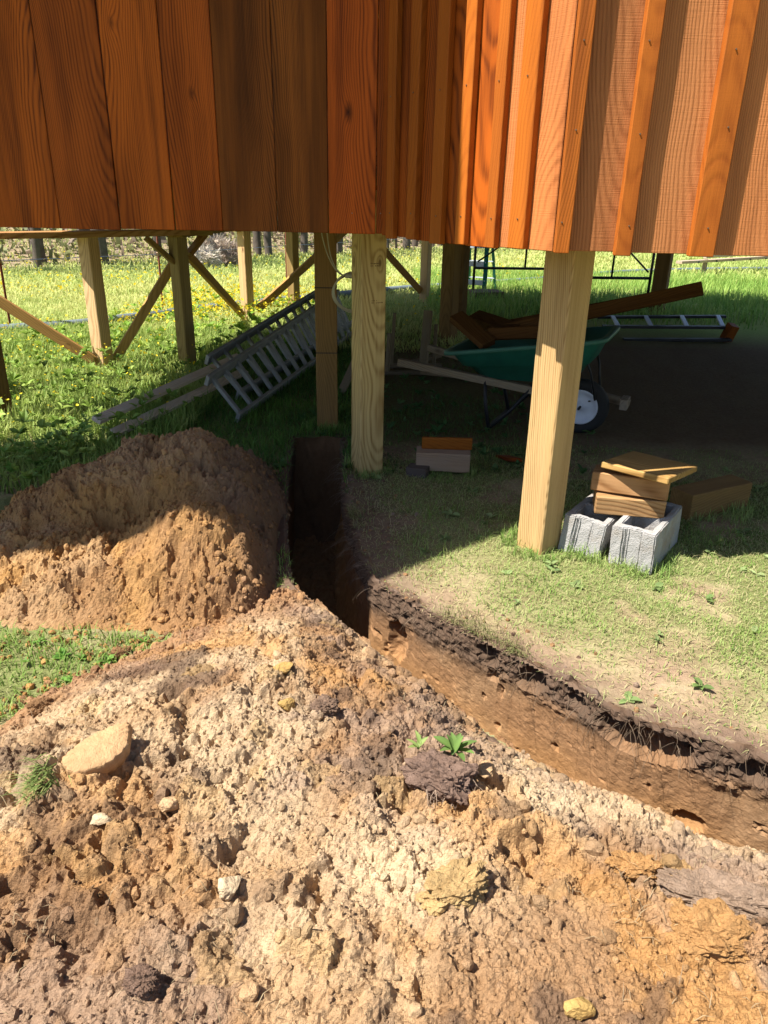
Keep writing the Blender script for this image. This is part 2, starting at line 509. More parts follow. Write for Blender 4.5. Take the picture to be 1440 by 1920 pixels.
soil_bare = np.array([.32, .225, .155]); straw = np.array([.38, .30, .19]); dirt_dk = np.array([.125, .085, .052])
grn = np.array([.12, .17, .045]); fieldc = np.array([.25, .33, .09]); fieldy = np.array([.42, .41, .16])
cc = soil_bare + (straw - soil_bare) * sstep(.35, .65, fbm(X, Y, .12, 3, 51))[..., None]
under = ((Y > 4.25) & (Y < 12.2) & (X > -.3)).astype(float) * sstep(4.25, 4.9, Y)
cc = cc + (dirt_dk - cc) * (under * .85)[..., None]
topsoil = sstep(.17 + .28 * sstep(2.6, 3.0, Y), .02, dR + .10 * (fbm(X, Y, .1, 3, 60) - .5)) * (Y < 4.8)
cc = cc + (np.array([.15, .10, .075]) - cc) * (topsoil * .8)[..., None]
cc = cc + (grn - cc) * (G * .75)[..., None]
far = sstep(5.0, 8.0, np.hypot(X, Y)) * (1 - under * sstep(10, 8, Y))
fy = sstep(.42, .66, fbm(X, Y, 3.2, 4, 70))
fc = fieldc + (fieldy - fieldc) * (fy * .8)[..., None]
cc = cc + (fc - cc) * far[..., None]
edge = np.clip(22 + 1.86 * (X + 6.5), 14, 44)
wood_fl = sstep(-1.0, 2.5, Y - edge + 1.5 * (fbm(X, Y, 2.0, 3, 71) - .5))
cc = cc + (np.array([.32, .25, .17]) - cc) * wood_fl[..., None]
F_ = grid_faces(len(gx), len(gy))
cx = X.ravel()[F_].mean(1); cy = Y.ravel()[F_].mean(1)
keep = ~inside(cx, cy, TR_POLY)
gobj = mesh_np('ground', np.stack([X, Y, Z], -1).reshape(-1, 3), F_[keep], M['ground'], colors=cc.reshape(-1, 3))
tag(gobj, kind='structure')

# ------------------------------------------------------------------ trench (one lofted cut with lips)
def resample(pts, n):
    p = np.array(pts); 
    d = np.r_[0, np.cumsum(np.hypot(*np.diff(p, axis=0).T))]
    s = np.linspace(0, d[-1], n)
    return np.stack([np.interp(s, d, p[:, 0]), np.interp(s, d, p[:, 1])], 1), s
def smooth_poly(pts):
    return [(v.x, v.y) for v in smooth_path([(a, b, 0) for a, b in pts], 8)]
NS = 520
Rr, sR = resample(TR_R, NS)
Lr, sL = resample(smooth_poly(TR_L), NS)
tanR = np.gradient(Rr, axis=0); tanR /= np.linalg.norm(tanR, axis=1)[:, None]
nin = np.stack([tanR[:, 1], -tanR[:, 0]], 1)                      # from right edge into the trench
nin *= np.sign(((Lr - Rr) * nin).sum(1))[:, None]
DEP = .62
rows = []; cols = []
def lerp(a, b, t): return a + (b - a) * t
TOP = np.array([.115, .078, .056]); MID = np.array([.27, .155, .082]); CLAY = np.array([.42, .225, .088]); PALE = np.array([.42, .29, .17]); BLK = np.array([.035, .025, .02])
s2 = sR
jag = .03 * (fbm(s2, s2 * 0, .12, 3, 81) - .5) + .05 * (fbm(s2, s2 * 0, .4, 2, 82) - .5)
# right lip lying on the turf
for k, u in enumerate(np.linspace(1, 0, 9)):
    o = -(.006 + u * (.03 + .07 * fbm(s2, s2 * 0, .10, 3, 83)))
    p = Rr + nin * (o + jag)[:, None]
    lum, _ = clods(p[:, 0], p[:, 1], .045, 84, .7); lm2, _ = clods(p[:, 0], p[:, 1], .02, 86)
    z = ground(p[:, 0], p[:, 1]) + .004 * (1 - u) - .016 * u + (lum * .8 + lm2 * .7) * (1 - u * .6)
    rows.append(np.c_[p, z]); cols.append(np.clip(lerp(TOP * 1.2, np.array([.30, .22, .15]), u * .9) + (fbm(s2, s2 * 0 + u, .05, 2, 85)[:, None] - .5) * .08, .02, 1))
# cavities under the sod: (s, half length, depth centre, half height, amount)
def s_at(x, y):
    return s2[np.argmin((Rr[:, 0] - x) ** 2 + (Rr[:, 1] - y) ** 2)]
CAV = [(s_at(.80, 1.82), .16, .085, .065, .085), (s_at(.50, 2.14), .07, .07, .05, .06), (s_at(.36, 2.28), .05, .06, .04, .045), (s_at(.08, 2.66), .06, .22, .10, .05), (s_at(1.08, 1.65), .06, .06, .04, .05), (s_at(.62, 2.0), .05, .06, .03, .04), (s_at(.95, 1.72), .05, .33, .04, .03)]
ND = 88
for k in range(ND):
    dep = DEP * (k / (ND - 1)) ** 1.05
    dd = s2 * 0 + dep
    top_w = sstep(.17, .10, dep + .07 * (fbm(s2, dd, .16, 3, 90) - .5))
    lum1, i1 = clods(s2, dd * 1.0, .045, 91); lum2, i2 = clods(s2, dd, .02, 92); lum3, _ = clods(s2, dd, .10, 93)
    rough_low = sstep(.36, .58, dep + .25 * (fbm(s2, dd, .3, 2, 94) - .5))
    rough_s = sstep(.46, .62, fbm(s2, dd, .22, 3, 99))
    o = top_w * (.002 + lum1 * .45 + lum2 * .6 + .022 * (fbm(s2, dd, .014, 3, 88) - .5)) + (1 - top_w) * (-.004 + .007 * (fbm(s2, dd * .25, .16, 2, 95) - .5) + .0035 * (fbm(s2, dd, .012, 2, 96) - .5) - .012 * np.clip(fbm(s2, dd * .12, .035, 2, 89) - .62, 0, 1))
    o = o + rough_low * (lum1 * .5 + lum2 * .6) + (1 - top_w) * rough_s * (lum2 * .22)
    o = o + .05 * (dep / DEP) * sstep(.4, .62, dep)
    cav = s2 * 0
    for cs, hl, dc, hh, am in CAV:
        e = ((s2 - cs) / hl) ** 2 + ((dep - dc) / hh) ** 2 + .9 * (fbm(s2, dd, .035, 3, 97) - .5)
        c_ = am * np.clip(1 - e, 0, 1) ** .5
        cav = np.maximum(cav, c_)
    pit = np.clip(fbm(s2, dd, .05, 3, 98) - .74, 0, 1) * .20
    o = o - cav - pit
    p = Rr + nin * (o + jag)[:, None]
    z = ground(p[:, 0], p[:, 1]) + .008 - dep
    t1 = sstep(.08, .20, dep + .10 * (fbm(s2, dd, .25, 3, 101) - .5)); t2 = sstep(.22, .48, dep + .16 * (fbm(s2, dd, .3, 3, 102) - .5))
    col = lerp(TOP[None], MID[None], t1[:, None]); col = lerp(col, CLAY[None], t2[:, None] * .85)
    patch = sstep(.5, .62, fbm(s2, dd * 1.6, .4, 3, 103)) * t1 * .5
    col = lerp(col, PALE[None], patch[:, None] * .5)
    col = col * (.85 + .3 * fbm(s2, dd, .05, 3, 104))[:, None]
    rows.append(np.c_[p, z]); cols.append(col)
# floor and left bank
base = rows[-1]
LB = np.c_[Lr, ground(Lr[:, 0], Lr[:, 1]) - DEP]
NFL = 24
for k in range(1, NFL):
    u = k / NFL
    p = lerp(base, LB, u)
    lum, _ = clods(p[:, 0], p[:, 1], .07, 110); lm2, _ = clods(p[:, 0], p[:, 1], .03, 111)
    p[:, 2] += (lum * .8 + lm2 * .8) * min(1, 4 * u * (1 - u) + .3) + .03 * (fbm(p[:, 0], p[:, 1], .3, 2, 112) - .5)
    rows.append(p); cols.append(lerp(MID * .8, CLAY * .75, fbm(p[:, 0], p[:, 1], .2, 3, 113)[:, None]))
for k in range(31):
    dep = DEP * (1 - k / 30)
    dd = s2 * 0 + dep
    lum, _ = clods(s2, dd, .05, 120)
    o = .012 * (fbm(s2, dd, .12, 3, 121) - .5) + lum * .4 * sstep(.25, .05, dep)
    p = Lr - nin * o[:, None]
    rows.append(np.c_[p, ground(p[:, 0], p[:, 1]) + .006 - dep])
    cols.append(lerp(TOP[None], MID[None], sstep(.1, .35, dep + .1 * (fbm(s2, dd, .2, 2, 122) - .5))[:, None]))
for u in np.linspace(0.15, 1, 7):
    p = Lr + nin * (.07 * u)
    p = Lr + (Lr - Rr) / np.linalg.norm(Lr - Rr, axis=1)[:, None] * (.07 * u)
    lum, _ = clods(s2, s2 * 0 + u * .07, .03, 125)
    rows.append(np.c_[p, ground(p[:, 0], p[:, 1]) + .014 * (1 - u) - .008 * u + lum * .5 * (1 - u)])
    cols.append(np.repeat(TOP[None] * 1.2, NS, 0))
V = np.concatenate(rows); C_ = np.clip(np.concatenate(cols), .01, 1)
tro = mesh_np('trench', V, grid_faces(NS, len(rows)), M['soil_cut'], smooth=False, colors=C_)
tag(tro, kind='structure')
# end wall under the floor
ev = []
ez = np.linspace(.01, -DEP, 20)
ex = np.linspace(0, 1, 24)
EX, EZ = np.meshgrid(ex, ez)
px_ = lerp(Rr[0, 0] - .01, Lr[0, 0] + .0, EX); py_ = Rr[0, 1] + .05 * (fbm(EX * .3, EZ, .1, 3, 130) - .5) - .01 - .30 * (-np.minimum(EZ, 0) / DEP) ** 1.6 - clods(EX * .33, EZ, .08, 131)[0]
eo = mesh_np('trench_end', np.stack([px_, py_, EZ + ground(px_, py_)], -1).reshape(-1, 3), grid_faces(24, 20)[:, ::-1], M['soil_cut'], colors=np.repeat(MID[None] * .6, 480, 0))
tag(eo, kind='structure')

# ------------------------------------------------------------------ dirt piles
SAND = np.array([.45, .305, .175]); SANDP = np.array([.57, .445, .295]); ORANGE = np.array([.47, .255, .09]); BROWN = np.array([.31, .18, .092]); DARK = np.array([.115, .075, .055]); GREYB = np.array([.32, .235, .18]); YEL = np.array([.50, .33, .12])

def near_h(x, y):
    dl = np.clip(poly_dist(x, y, TR_L) + .10 * (fbm(x, y, .16, 4, 201) - .42), 0, None)
    UL = [(-.40, 2.66), (-.63, 2.40), (-.85, 2.16), (-1.03, 1.98), (-1.10, 1.84), (-1.20, 1.6), (-1.45, 1.2), (-1.8, .5), (-2.1, -.2)]
    du = poly_dist(x, y, UL)
    poly = TR_L[4:] + [(2.6, .9), (2.6, -.4), (-2.1, -.4)] + UL[::-1]
    ins = inside(x, y, poly)
    sgn_u = np.where(ins, du, -du * .9)
    h = .29 * (1 - np.exp(-np.clip(dl, 0, None) / .46)) * (1 - np.exp(-np.clip(sgn_u, 0, None) / .28))
    h = h + .05 * (fbm(x, y, .45, 3, 200) - .45) * sstep(0, .25, np.minimum(dl, sgn_u))
    h = np.where(ins, h, -.10)
    return h, ins, dl, sgn_u

def lumpy(x, y, k, seed, sf=1.0):
    wx = x + .012 * (fbm(x, y, .03, 2, seed + 30) - .5); wy = y + .012 * (fbm(x, y, .03, 2, seed + 31) - .5)
    A, ia = chunks(wx, wy, .20, seed)
    B, ib = chunks(wx, wy, .085, seed + 1)
    C, ic = chunks(wx, wy, .038, seed + 2)
    c, _ = clods(wx, wy, .055, seed + 7, .35, .15, .62, .7)
    D, id_ = chunks(wx, wy, .017, seed + 3)
    e, ie = clods(wx, wy, .0125, seed + 4, .8, .2, .75, .8)
    soft = sstep(.40, .62, fbm(x, y, .38, 3, seed + 9)) * sf            # powdery stretches between the clods
    mB = sstep(.38, .60, fbm(x, y, .30, 3, seed + 14)); mC = sstep(.34, .58, fbm(x, y, .18, 3, seed + 15))
    h = A * .45 * (1 - .7 * soft) + B * 1.0 * mB * (1 - .75 * soft) + C * (.30 + .70 * mC) * (1 - .5 * soft) + c * .25 * (1 - .6 * soft) + D * .8 + e * .22
    h = h + .016 * (fbm(x, y, .013, 3, seed + 33) - .5) + .0045 * (hsh(np.round(x * 400), np.round(y * 400), 0, seed + 44) - .5) + .016 * (fbm(x, y, .045, 3, seed + 35) - .5) + .035 * (fbm(x, y, .14, 3, seed + 34) - .5)
    hole = np.clip(fbm(x, y, .10, 4, seed + 11) - .63, 0, 1) * .42 * (1 - .7 * soft)
    hole = hole + np.clip(fbm(x, y, .035, 3, seed + 12) - .62, 0, 1) * .09 * (1 - .6 * soft)
    return (h - hole) * k, ia, ib, soft

def soil_col(x, y, ia, ib, soft, seed, near=True):
    n1 = fbm(x, y, .55, 4, seed + 20); n2 = fbm(x, y, .22, 4, seed + 21); n3 = fbm(x, y, .09, 3, seed + 22)
    c = lerp(SAND, BROWN, sstep(.38, .56, n1 * .5 + n2 * .5)[..., None] * .85)
    c = lerp(c, SANDP, (sstep(.48, .68, fbm(x, y, .32, 4, seed + 23)) * .65)[..., None])
    c = lerp(c, ORANGE, (sstep(.54, .66, fbm(x, y, .30, 4, seed + 24)) * .65)[..., None])
    c = lerp(c, GREYB, (sstep(.50, .64, n3 * .4 + fbm(x, y, .4, 3, seed + 25) * .6) * .65)[..., None])
    c = lerp(c, DARK, (sstep(.58, .68, fbm(x, y, .16, 4, seed + 26)) * .7)[..., None])
    c = lerp(c, YEL, (sstep(.93, .95, ib) * .3)[..., None])
    c = lerp(c, DARK * 1.6, (sstep(.05, .03, ib) * .45)[..., None])
    return c * (.88 + .24 * fbm(x, y, .03, 2, seed + 27))[..., None]

st = .0046
ax = np.arange(-1.75, 1.75, st); ay = np.arange(.42, 2.72, st)
X, Y = np.meshgrid(ax, ay)
h, ins, dl, du = near_h(X, Y)
lh, ia, ib, soft = lumpy(X, Y, .74, 300)
fade = sstep(.0, .10, np.minimum(dl, du + .05))
Zp = ground(X, Y) + np.where(ins, h + lh * (.35 + .65 * fade), -.12)
# soil slumped over the trench edge in ragged tongues
dtrue = poly_dist(X, Y, TR_L)
wv = .085 * (fbm(X, Y, .10, 4, 205) - .40)
over = inside(X, Y, TR_POLY) & (dtrue < np.clip(wv, 0, .07)) & (Y < 2.68)
Zp = np.where(over, ground(X, Y) + .01 - .75 * dtrue + lh * .7, Zp)
ins = ins | over
C_ = soil_col(X, Y, ia, ib, soft, 300)
crest = sstep(.02, .12, dl) * sstep(.34, .14, dl)
C_ = lerp(C_, GREYB * .9, (crest * .55 * sstep(.4, .6, fbm(X, Y, .2, 3, 340)))[..., None])
C_ = lerp(C_, BROWN * np.array([1.05, .95, .9]), (sstep(.30, .05, du) * .7)[..., None])
C_ = lerp(C_, SANDP * 1.08, (np.exp(-(((X - .03) / .22) ** 2 + ((Y - 1.10) / .16) ** 2)) * .9)[..., None])
C_ = lerp(C_, SANDP * 1.05, (np.exp(-(((X - .55) / .35) ** 2 + ((Y - 1.42) / .10) ** 2)) * .7)[..., None])
C_ = lerp(C_, BROWN, (np.exp(-(((X + .45) / .35) ** 2 + ((Y - 1.05) / .22) ** 2)) * .55)[..., None])
F_ = grid_faces(len(ax), len(ay))
k = (ins & (np.abs(X) < .80 + .45 * Y)).ravel()
F_ = F_[k[F_].any(1)]
used = np.unique(F_); remap = -np.ones(X.size, np.int64); remap[used] = np.arange(len(used))
pile_near = mesh_np('dirt_pile', np.stack([X, Y, Zp], -1).reshape(-1, 3)[used], remap[F_], M['soil'], smooth=False, colors=C_.reshape(-1, 3)[used])
tag(pile_near, 'wide pale heap of sandy crumbly soil filling the foreground', 'dirt pile')
NEARX, NEARY, NEARZ, NEARC = ax, ay, Zp, C_

def far_h(x, y):
    w = .16 * (fbm(x, y, .35, 3, 410) - .5)
    x = x + w; y = y - w
    g = lambda cx, cy, rx, ry: np.exp(-(((x - cx) / rx) ** 2 + ((y - cy) / ry) ** 2))
    h = .33 * g(-1.30, 3.25, .30, .42) + .37 * g(-.84, 3.32, .34, .52) + .20 * g(-.76, 2.70, .17, .22) + .15 * g(-1.1, 2.62, .45, .26) + .15 * g(-1.66, 3.05, .26, .30) + .12 * g(-.55, 2.75, .12, .3) + .06 * g(-.95, 3.9, .4, .3) - .10 * g(-1.05, 2.93, .5, .10)
    dl = poly_dist(x, y, TR_L)
    xl = np.interp(y, [p[1] for p in TR_L[::-1]], [p[0] for p in TR_L[::-1]])
    left = x < xl
    h = (h * sstep(-.02, .22, dl) + .10 * g(-.55, 3.2, .20, .60) * sstep(-.03, .06, dl)) * left
    h = h * (.82 + .36 * fbm(x, y, .22, 3, 412))
    return h - .055, dl, left
ax2 = np.arange(-2.15, -.36, .0056); ay2 = np.arange(2.02, 4.55, .0056)
X, Y = np.meshgrid(ax2, ay2)
h, dl, left = far_h(X, Y)
lh, ia, ib, soft = lumpy(X, Y, 1.05, 500, .35)
on = (h > -.02) & left
Zp2 = ground(X, Y) + np.where(left, h + lh * sstep(-.03, .05, h), -.1)
C_ = lerp(ORANGE * np.array([.95, 1.0, 1.1]), BROWN, sstep(.38, .66, fbm(X, Y, .3, 4, 510))[..., None] * .8)
C_ = lerp(C_, SAND, (sstep(.5, .66, fbm(X, Y, .24, 3, 511)) * .5)[..., None])
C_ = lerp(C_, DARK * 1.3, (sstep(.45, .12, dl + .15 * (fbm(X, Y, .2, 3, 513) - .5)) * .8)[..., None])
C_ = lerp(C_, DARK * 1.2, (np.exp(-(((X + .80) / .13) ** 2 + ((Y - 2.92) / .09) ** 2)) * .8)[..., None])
F_ = grid_faces(len(ax2), len(ay2))
F_ = F_[on.ravel()[F_].any(1)]
used = np.unique(F_); remap = -np.ones(X.size, np.int64); remap[used] = np.arange(len(used))
FARC = C_
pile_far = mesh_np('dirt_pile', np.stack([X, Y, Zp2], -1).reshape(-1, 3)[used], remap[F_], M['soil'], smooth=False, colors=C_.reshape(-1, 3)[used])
tag(pile_far, 'tall orange-brown mound of dug clay left of the trench', 'dirt pile')

def surf_z(x, y):
    """top of whatever ground or pile lies at x, y"""
    if NEARX[0] < x < NEARX[-1] - .01 and NEARY[0] < y < NEARY[-1] - .01:
        z = float(NEARZ[int((y - NEARY[0]) / st), int((x - NEARX[0]) / st)])
        if z > .03: return z
    if ax2[0] < x < ax2[-1] - .01 and ay2[0] < y < ay2[-1] - .01:
        z = float(Zp2[int((y - ay2[0]) / .0056), int((x - ax2[0]) / .0056)])
        if z > .03: return z
    z = float(ground(x, y))
    if NEARX[0] < x < NEARX[-1] and NEARY[0] < y < NEARY[-1]:
        z = max(z, float(NEARZ[int((y - NEARY[0]) / st), int((x - NEARX[0]) / st)]))
    if ax2[0] < x < ax2[-1] and ay2[0] < y < ay2[-1]:
        z = max(z, float(Zp2[int((y - ay2[0]) / .0056), int((x - ax2[0]) / .0056)]))
    return z

def at_px(px, py):
    """where the camera ray through photo pixel px, py meets the ground or a heap"""
    f = 1400.0; d = cam.matrix_world.to_3x3() @ Vector(((px - 720) / f, -(py - 960) / f, -1))
    t_ = .3
    while t_ < 60:
        p = Vector((0, 0, EYE)) + d * t_
        if p.z < surf_z(p.x, p.y): break
        t_ += .008 if t_ < 6 else .02
    return p.x, p.y

# loose crumbs lying on the piles and round their feet
def rock_arrays(seed, sub=2, sq=(1, 1, 1), amp=.25):
    bm = bmesh.new(); bmesh.ops.create_icosphere(bm, subdivisions=sub, radius=1)
    P = np.array([v.co[:] for v in bm.verts]); Fc = np.array([[v.index for v in f.verts] for f in bm.faces]); bm.free()
    n = fbm(P[:, 0] * 1.0 + seed * 7.7, P[:, 1] + P[:, 2] * 1.7, 1.1, 3, seed) - .5
    m = fbm(P[:, 2] * 1.3 + seed * 3.1, P[:, 0] - P[:, 1], .5, 3, seed + 3) - .5
    P = P * (1 + amp * 2 * n + amp * .8 * m)[:, None]
    P = np.sign(P) * np.abs(P) ** .85
    return P * np.array(sq), Fc

base_r = [rock_arrays(i, 2 if i < 4 else 1, (1, npr.uniform(.7, 1), npr.uniform(.55, .85)), .42) for i in range(8)]
Vs = []; Fs = []; Cs = []; nv = 0
def local_col(x, y, col):
    if NEARX[0] < x < NEARX[-1] and NEARY[0] < y < NEARY[-1]:
        j_, i_ = int((y - NEARY[0]) / st), int((x - NEARX[0]) / st)
        if NEARZ[j_, i_] > -.05: return lerp(NEARC[j_, i_], np.array(col), .15)
    if ax2[0] < x < ax2[-1] and ay2[0] < y < ay2[-1]:
        return lerp(FARC[int((y - ay2[0]) / .0056), int((x - ax2[0]) / .0056)], np.array(col), .3)
    return np.array(col)
def add_crumb(x, y, s, col, sink=.4):
    global nv
    col = local_col(x, y, col)
    P, Fc = base_r[rnd.randrange(4) if s > .014 else rnd.randrange(8)]
    e = Euler((rnd.uniform(0, 6), rnd.uniform(0, 6), rnd.uniform(0, 6))).to_matrix()
    Q = (P * s) @ np.array(e)
    Q = Q + np.array([x, y, surf_z(x, y) + s * (.5 - sink)])
    Vs.append(Q); Fs.append(Fc + nv); nv += len(Q)
    Cs.append(np.repeat(np.clip(np.array(col) * rnd.uniform(.75, 1.2), 0, 1)[None], len(Q), 0))
PAL = [SAND, SAND, SANDP, ORANGE, BROWN, BROWN, GREYB, DARK]
cxs = npr.uniform(-1.4, 1.5, 30000); cys = npr.uniform(.5, 2.6, 30000)
_, i_, d_, u_ = near_h(cxs, cys)
kk = i_ & (d_ > .02) & (np.abs(cxs) < .75 + .45 * cys) & (vnoise(cxs / .25, cys / .25, 77) > npr.uniform(0, .8, 30000))
for x, y in list(zip(cxs[kk], cys[kk]))[:9000]:
    add_crumb(x, y, .0022 + (.006 * rnd.random() ** 3 if rnd.random() < .98 else rnd.uniform(.006, .020)), rnd.choice(PAL))
cxs = npr.uniform(-2.1, -.4, 9000); cys = npr.uniform(2.0, 4.2, 9000)
kk = far_h(cxs, cys)[0] > -.050 + .0 * cxs
for x, y in list(zip(cxs[kk], cys[kk]))[:3200]:
    add_crumb(x, y, .004 + .014 * rnd.random() ** 4, rnd.choice([ORANGE, ORANGE, BROWN, BROWN]))
for _ in range(150):                                     # clods on the trench edge
    i = rnd.randrange(230, NS - 40); ov = (Lr[i] - Rr[i]) / np.hypot(*(Lr[i] - Rr[i])); x, y = Lr[i] + ov * rnd.uniform(.008, .10)
    if surf_z(x, y) < .015: continue
    add_crumb(x, y, .006 + .020 * rnd.random() ** 2, rnd.choice([SAND, BROWN, GREYB]), .6)
for _ in range(260):                                     # strays on the turf round the foot of the heaps
    a = rnd.random()
    x, y = lerp(np.array([-.45, 2.55]), np.array([-1.2, 1.75]), a) + npr.normal(0, .05, 2) + np.array([-.05, .04])
    add_crumb(x, y, .005 + .012 * rnd.random() ** 2, rnd.choice([BROWN, ORANGE, DARK * 1.5]))
for _ in range(220):
    i = rnd.randrange(60, NS - 60); o = -rnd.uniform(.0, .35) ** 1.0
    x, y = Rr[i] + nin[i] * o
    add_crumb(x, y, .004 + .010 * rnd.random() ** 3, rnd.choice([BROWN, GREYB, DARK * 1.6]))
cr = mesh_np('soil_crumbs', np.concatenate(Vs), np.concatenate(Fs), M['soil'], smooth=False, colors=np.concatenate(Cs))
tag(cr, 'loose crumbs of soil scattered over the heaps and trench edge', 'soil', kind='stuff')

# ================================================================== THE CABIN
KW = .974
ZB = EYE - .19 * KW                                    # bottom of the siding
cabin = empty('raised_cabin', (0, 3.8, 0))
tag(cabin, 'raised wooden cabin with stained board siding standing on square posts', 'cabin')
CL = Matrix.Translation((0, -3.8, 0))
def to_cabin(o):
    o.parent = cabin
    o.matrix_parent_inverse = CL
    return o
def cbox(name, size, loc, rot, mat, **kw):
    return to_cabin(box(name, size, loc, rot, mat, **kw))
def cstick(name, p, q, w, h, mat, **kw):
    return to_cabin(stick(name, p, q, w, h, mat, **kw))

def board(x0, x1, zb, zt, thick, origin, yaw, off, mat, color, name='board', seed=0, tilt=0.0):
    """upright board on a wall: origin/yaw give the wall line, x runs along it, off is how far it stands proud"""
    d = Vector((math.cos(yaw), math.sin(yaw), 0)); n = Vector((math.sin(yaw), -math.cos(yaw), 0))
    c = Vector((*origin, 0)) + d * ((x0 + x1) / 2) + n * (off + thick / 2) + Vector((0, 0, (zb + zt) / 2))
    return cbox(name, (x1 - x0, thick, zt - zb), c, (0, tilt, yaw), mat, bevel=.0025, color=color, cuts=6, jitter=.0009, seed=seed)

def nail(parent_board, u, w):
    """nail head: u across, w along the board from its middle"""
    bm = bmesh.new(); bmesh.ops.create_cone(bm, cap_ends=True, segments=8, radius1=.003, radius2=.0024, depth=.003)
    o = bm_obj('nail', bm, M['nail'])
    th = parent_board.dimensions.y
    o.parent = parent_board
    o.location = (u, -th / 2 - .001, w); o.rotation_euler = (R(90), 0, 0)
    return o

bpy.context.view_layer.update()
# left wall (in the shade of the roof)
YL = 3.76 * KW
seams = [-2.66, -2.40, -2.12, -1.841, -1.544, -1.261, -1.004, -.782, -.525, -.286, -.066, -.022]
seams = [v * KW for v in seams]
tints = [(1, 1, 1), (.95, .9, .9), (1.05, 1, 1), (1.05, 1.0, .9), (.9, .85, .9), (1.15, 1.1, 1), (1.0, .92, .85), (1.0, .95, .9), (1.3, 1.25, 1.1), (1.15, .95, .9), (.75, .65, .6)]
for i in range(len(seams) - 1):
    old = i in (7, 8)
    gap = .003 if i not in (4, 5) else .006
    bt = (.0035 if i == 4 else (.004 if i == 5 else 0.0))
    b = board(seams[i] + gap * .5, seams[i + 1] - gap * .5, ZB + rnd.uniform(-.003, .004), 3.62, .022, (0, YL), 0, rnd.uniform(0, .004),
              M['stain_old'] if old else M['stain'], tints[i], seed=i, tilt=bt * .35)
    if i in (9, 10):
        nail(b, 0.0, -1.155 + .09)
# return wall (angled), board and batten
RA = Vector((-.022, 3.745)) * KW; RB = Vector((.606, 2.872)) * KW
rl = (RB - RA).length; ryaw = math.atan2(RB.y - RA.y, RB.x - RA.x)
ZT = 2.75
bsm = [v * KW for v in (0.0, .104, .262, .436, .594, .772, .915)] + [rl]
for i in range(len(bsm) - 1):
    lit = i >= 4  # boards past the shadow edge; sun and shade put into the tints
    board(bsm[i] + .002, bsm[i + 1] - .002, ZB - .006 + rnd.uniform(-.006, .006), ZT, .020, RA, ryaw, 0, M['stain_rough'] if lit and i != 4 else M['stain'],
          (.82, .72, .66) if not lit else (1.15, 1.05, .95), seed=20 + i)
for i, (c, w) in enumerate([(.104, .055), (.262, .058), (.436, .07), (.594, .055), (.772, .052), (.915, .08)]):
    b = board(c * KW - w / 2, c * KW + w / 2, ZB - .008 + rnd.uniform(-.006, .006), ZT, .030, RA, ryaw, .0205, M['stain_batten'], (.8, .7, .6) if i < 3 else (1.1, 1.0, .9), 'batten', 40 + i)  # first battens tinted darker as shaded, the rest lighter as sunlit
    nail(b, .004, -(ZT - ZB) / 2 + .10); nail(b, -.004, -(ZT - ZB) / 2 + .55)
# right wall
RC = Vector((.606, 2.852)) * KW
ryw = R(-3.0)
wsm = [0.0, .205, .465, .775, 1.06, 1.34, 1.62, 1.90, 2.18, 2.46, 2.75, 3.05, 3.4]
for i in range(len(wsm) - 1):
    board(wsm[i] + .002, wsm[i + 1] - .002, ZB + rnd.uniform(-.004, .004), ZT, .020, RC, ryw, 0, M['stain_rough'],
          [(.85, .85, .85), (1.05, 1.08, 1.1), (1.15, 1.15, 1.15), (1.15, .70, .55), (1, 1, 1)][min(i, 4)], seed=60 + i)
wsm = wsm
for i, (a, w) in enumerate([(-.018, .050), (.187, .054), (.438, .082), (.742, .07), (1.03, .075), (1.31, .075), (1.59, .075), (1.87, .075), (2.15, .075), (2.43, .075), (2.72, .075), (3.02, .075)]):
    b = board(a, a + w, ZB - .004 + rnd.uniform(-.004, .003), ZT, .040, RC, ryw, .0205, M['stain_batten'], (1.0, .92, .95), 'batten', 80 + i)
    for w_ in (.085, .38, .62):
        nail(b, rnd.uniform(-.012, .012), -(ZT - ZB) / 2 + w_ + rnd.uniform(-.02, .02))
# bent nail in the red board at the right
bn = tube('nail', [(1.19, 2.755, 1.405), (1.19, 2.74, 1.403), (1.192, 2.736, 1.395), (1.195, 2.737, 1.375)], .0022, M['nail'], None, 6)
to_cabin(bn)
# caps over the bump-out; unseen slab overhead, its outline shaped to cast the shadows
cstick('rail_cap', (RA.x, RA.y, ZT + .02), (RB.x, RB.y, ZT + .02), .12, .04, M['stain_batten'])
cstick('rail_cap', (RB.x, RB.y - .01, ZT + .021), (4.0, 2.70, ZT + .021), .12, .04, M['stain_batten'])
ZR = 3.70
def roofpt(x, y, z=0.0):
    k = (ZR - z) / TO_SUN.z
    return (x + TO_SUN.x * k, y + TO_SUN.y * k)
outline = [roofpt(-2.9, 2.74), roofpt(-.06, 2.74), roofpt(.19, 2.96), roofpt(.56, 3.25), roofpt(.314, 3.173, 1.344), roofpt(.279, 3.22, 2.136), (-.05, 3.28), (.6, 3.60), (4.6, 3.60), (4.6, 12.9), (-3.0, 12.9), (-3.0, 3.55), (-5.0, 3.35)]  # front edge traced sunward from the shadow lines it should throw
bm = bmesh.new()
lo = [bm.verts.new((x, y, ZR)) for x, y in outline]; hi = [bm.verts.new((x, y, ZR + .16)) for x, y in outline]
bm.faces.new(lo[::-1]); bm.faces.new(hi)
for i in range(len(lo)):
    j = (i + 1) % len(lo)
    bm.faces.new((lo[i], lo[j], hi[j], hi[i]))
bmesh.ops.recalc_face_normals(bm, faces=bm.faces)
to_cabin(bm_obj('shade_roof', bm, M['stain']))
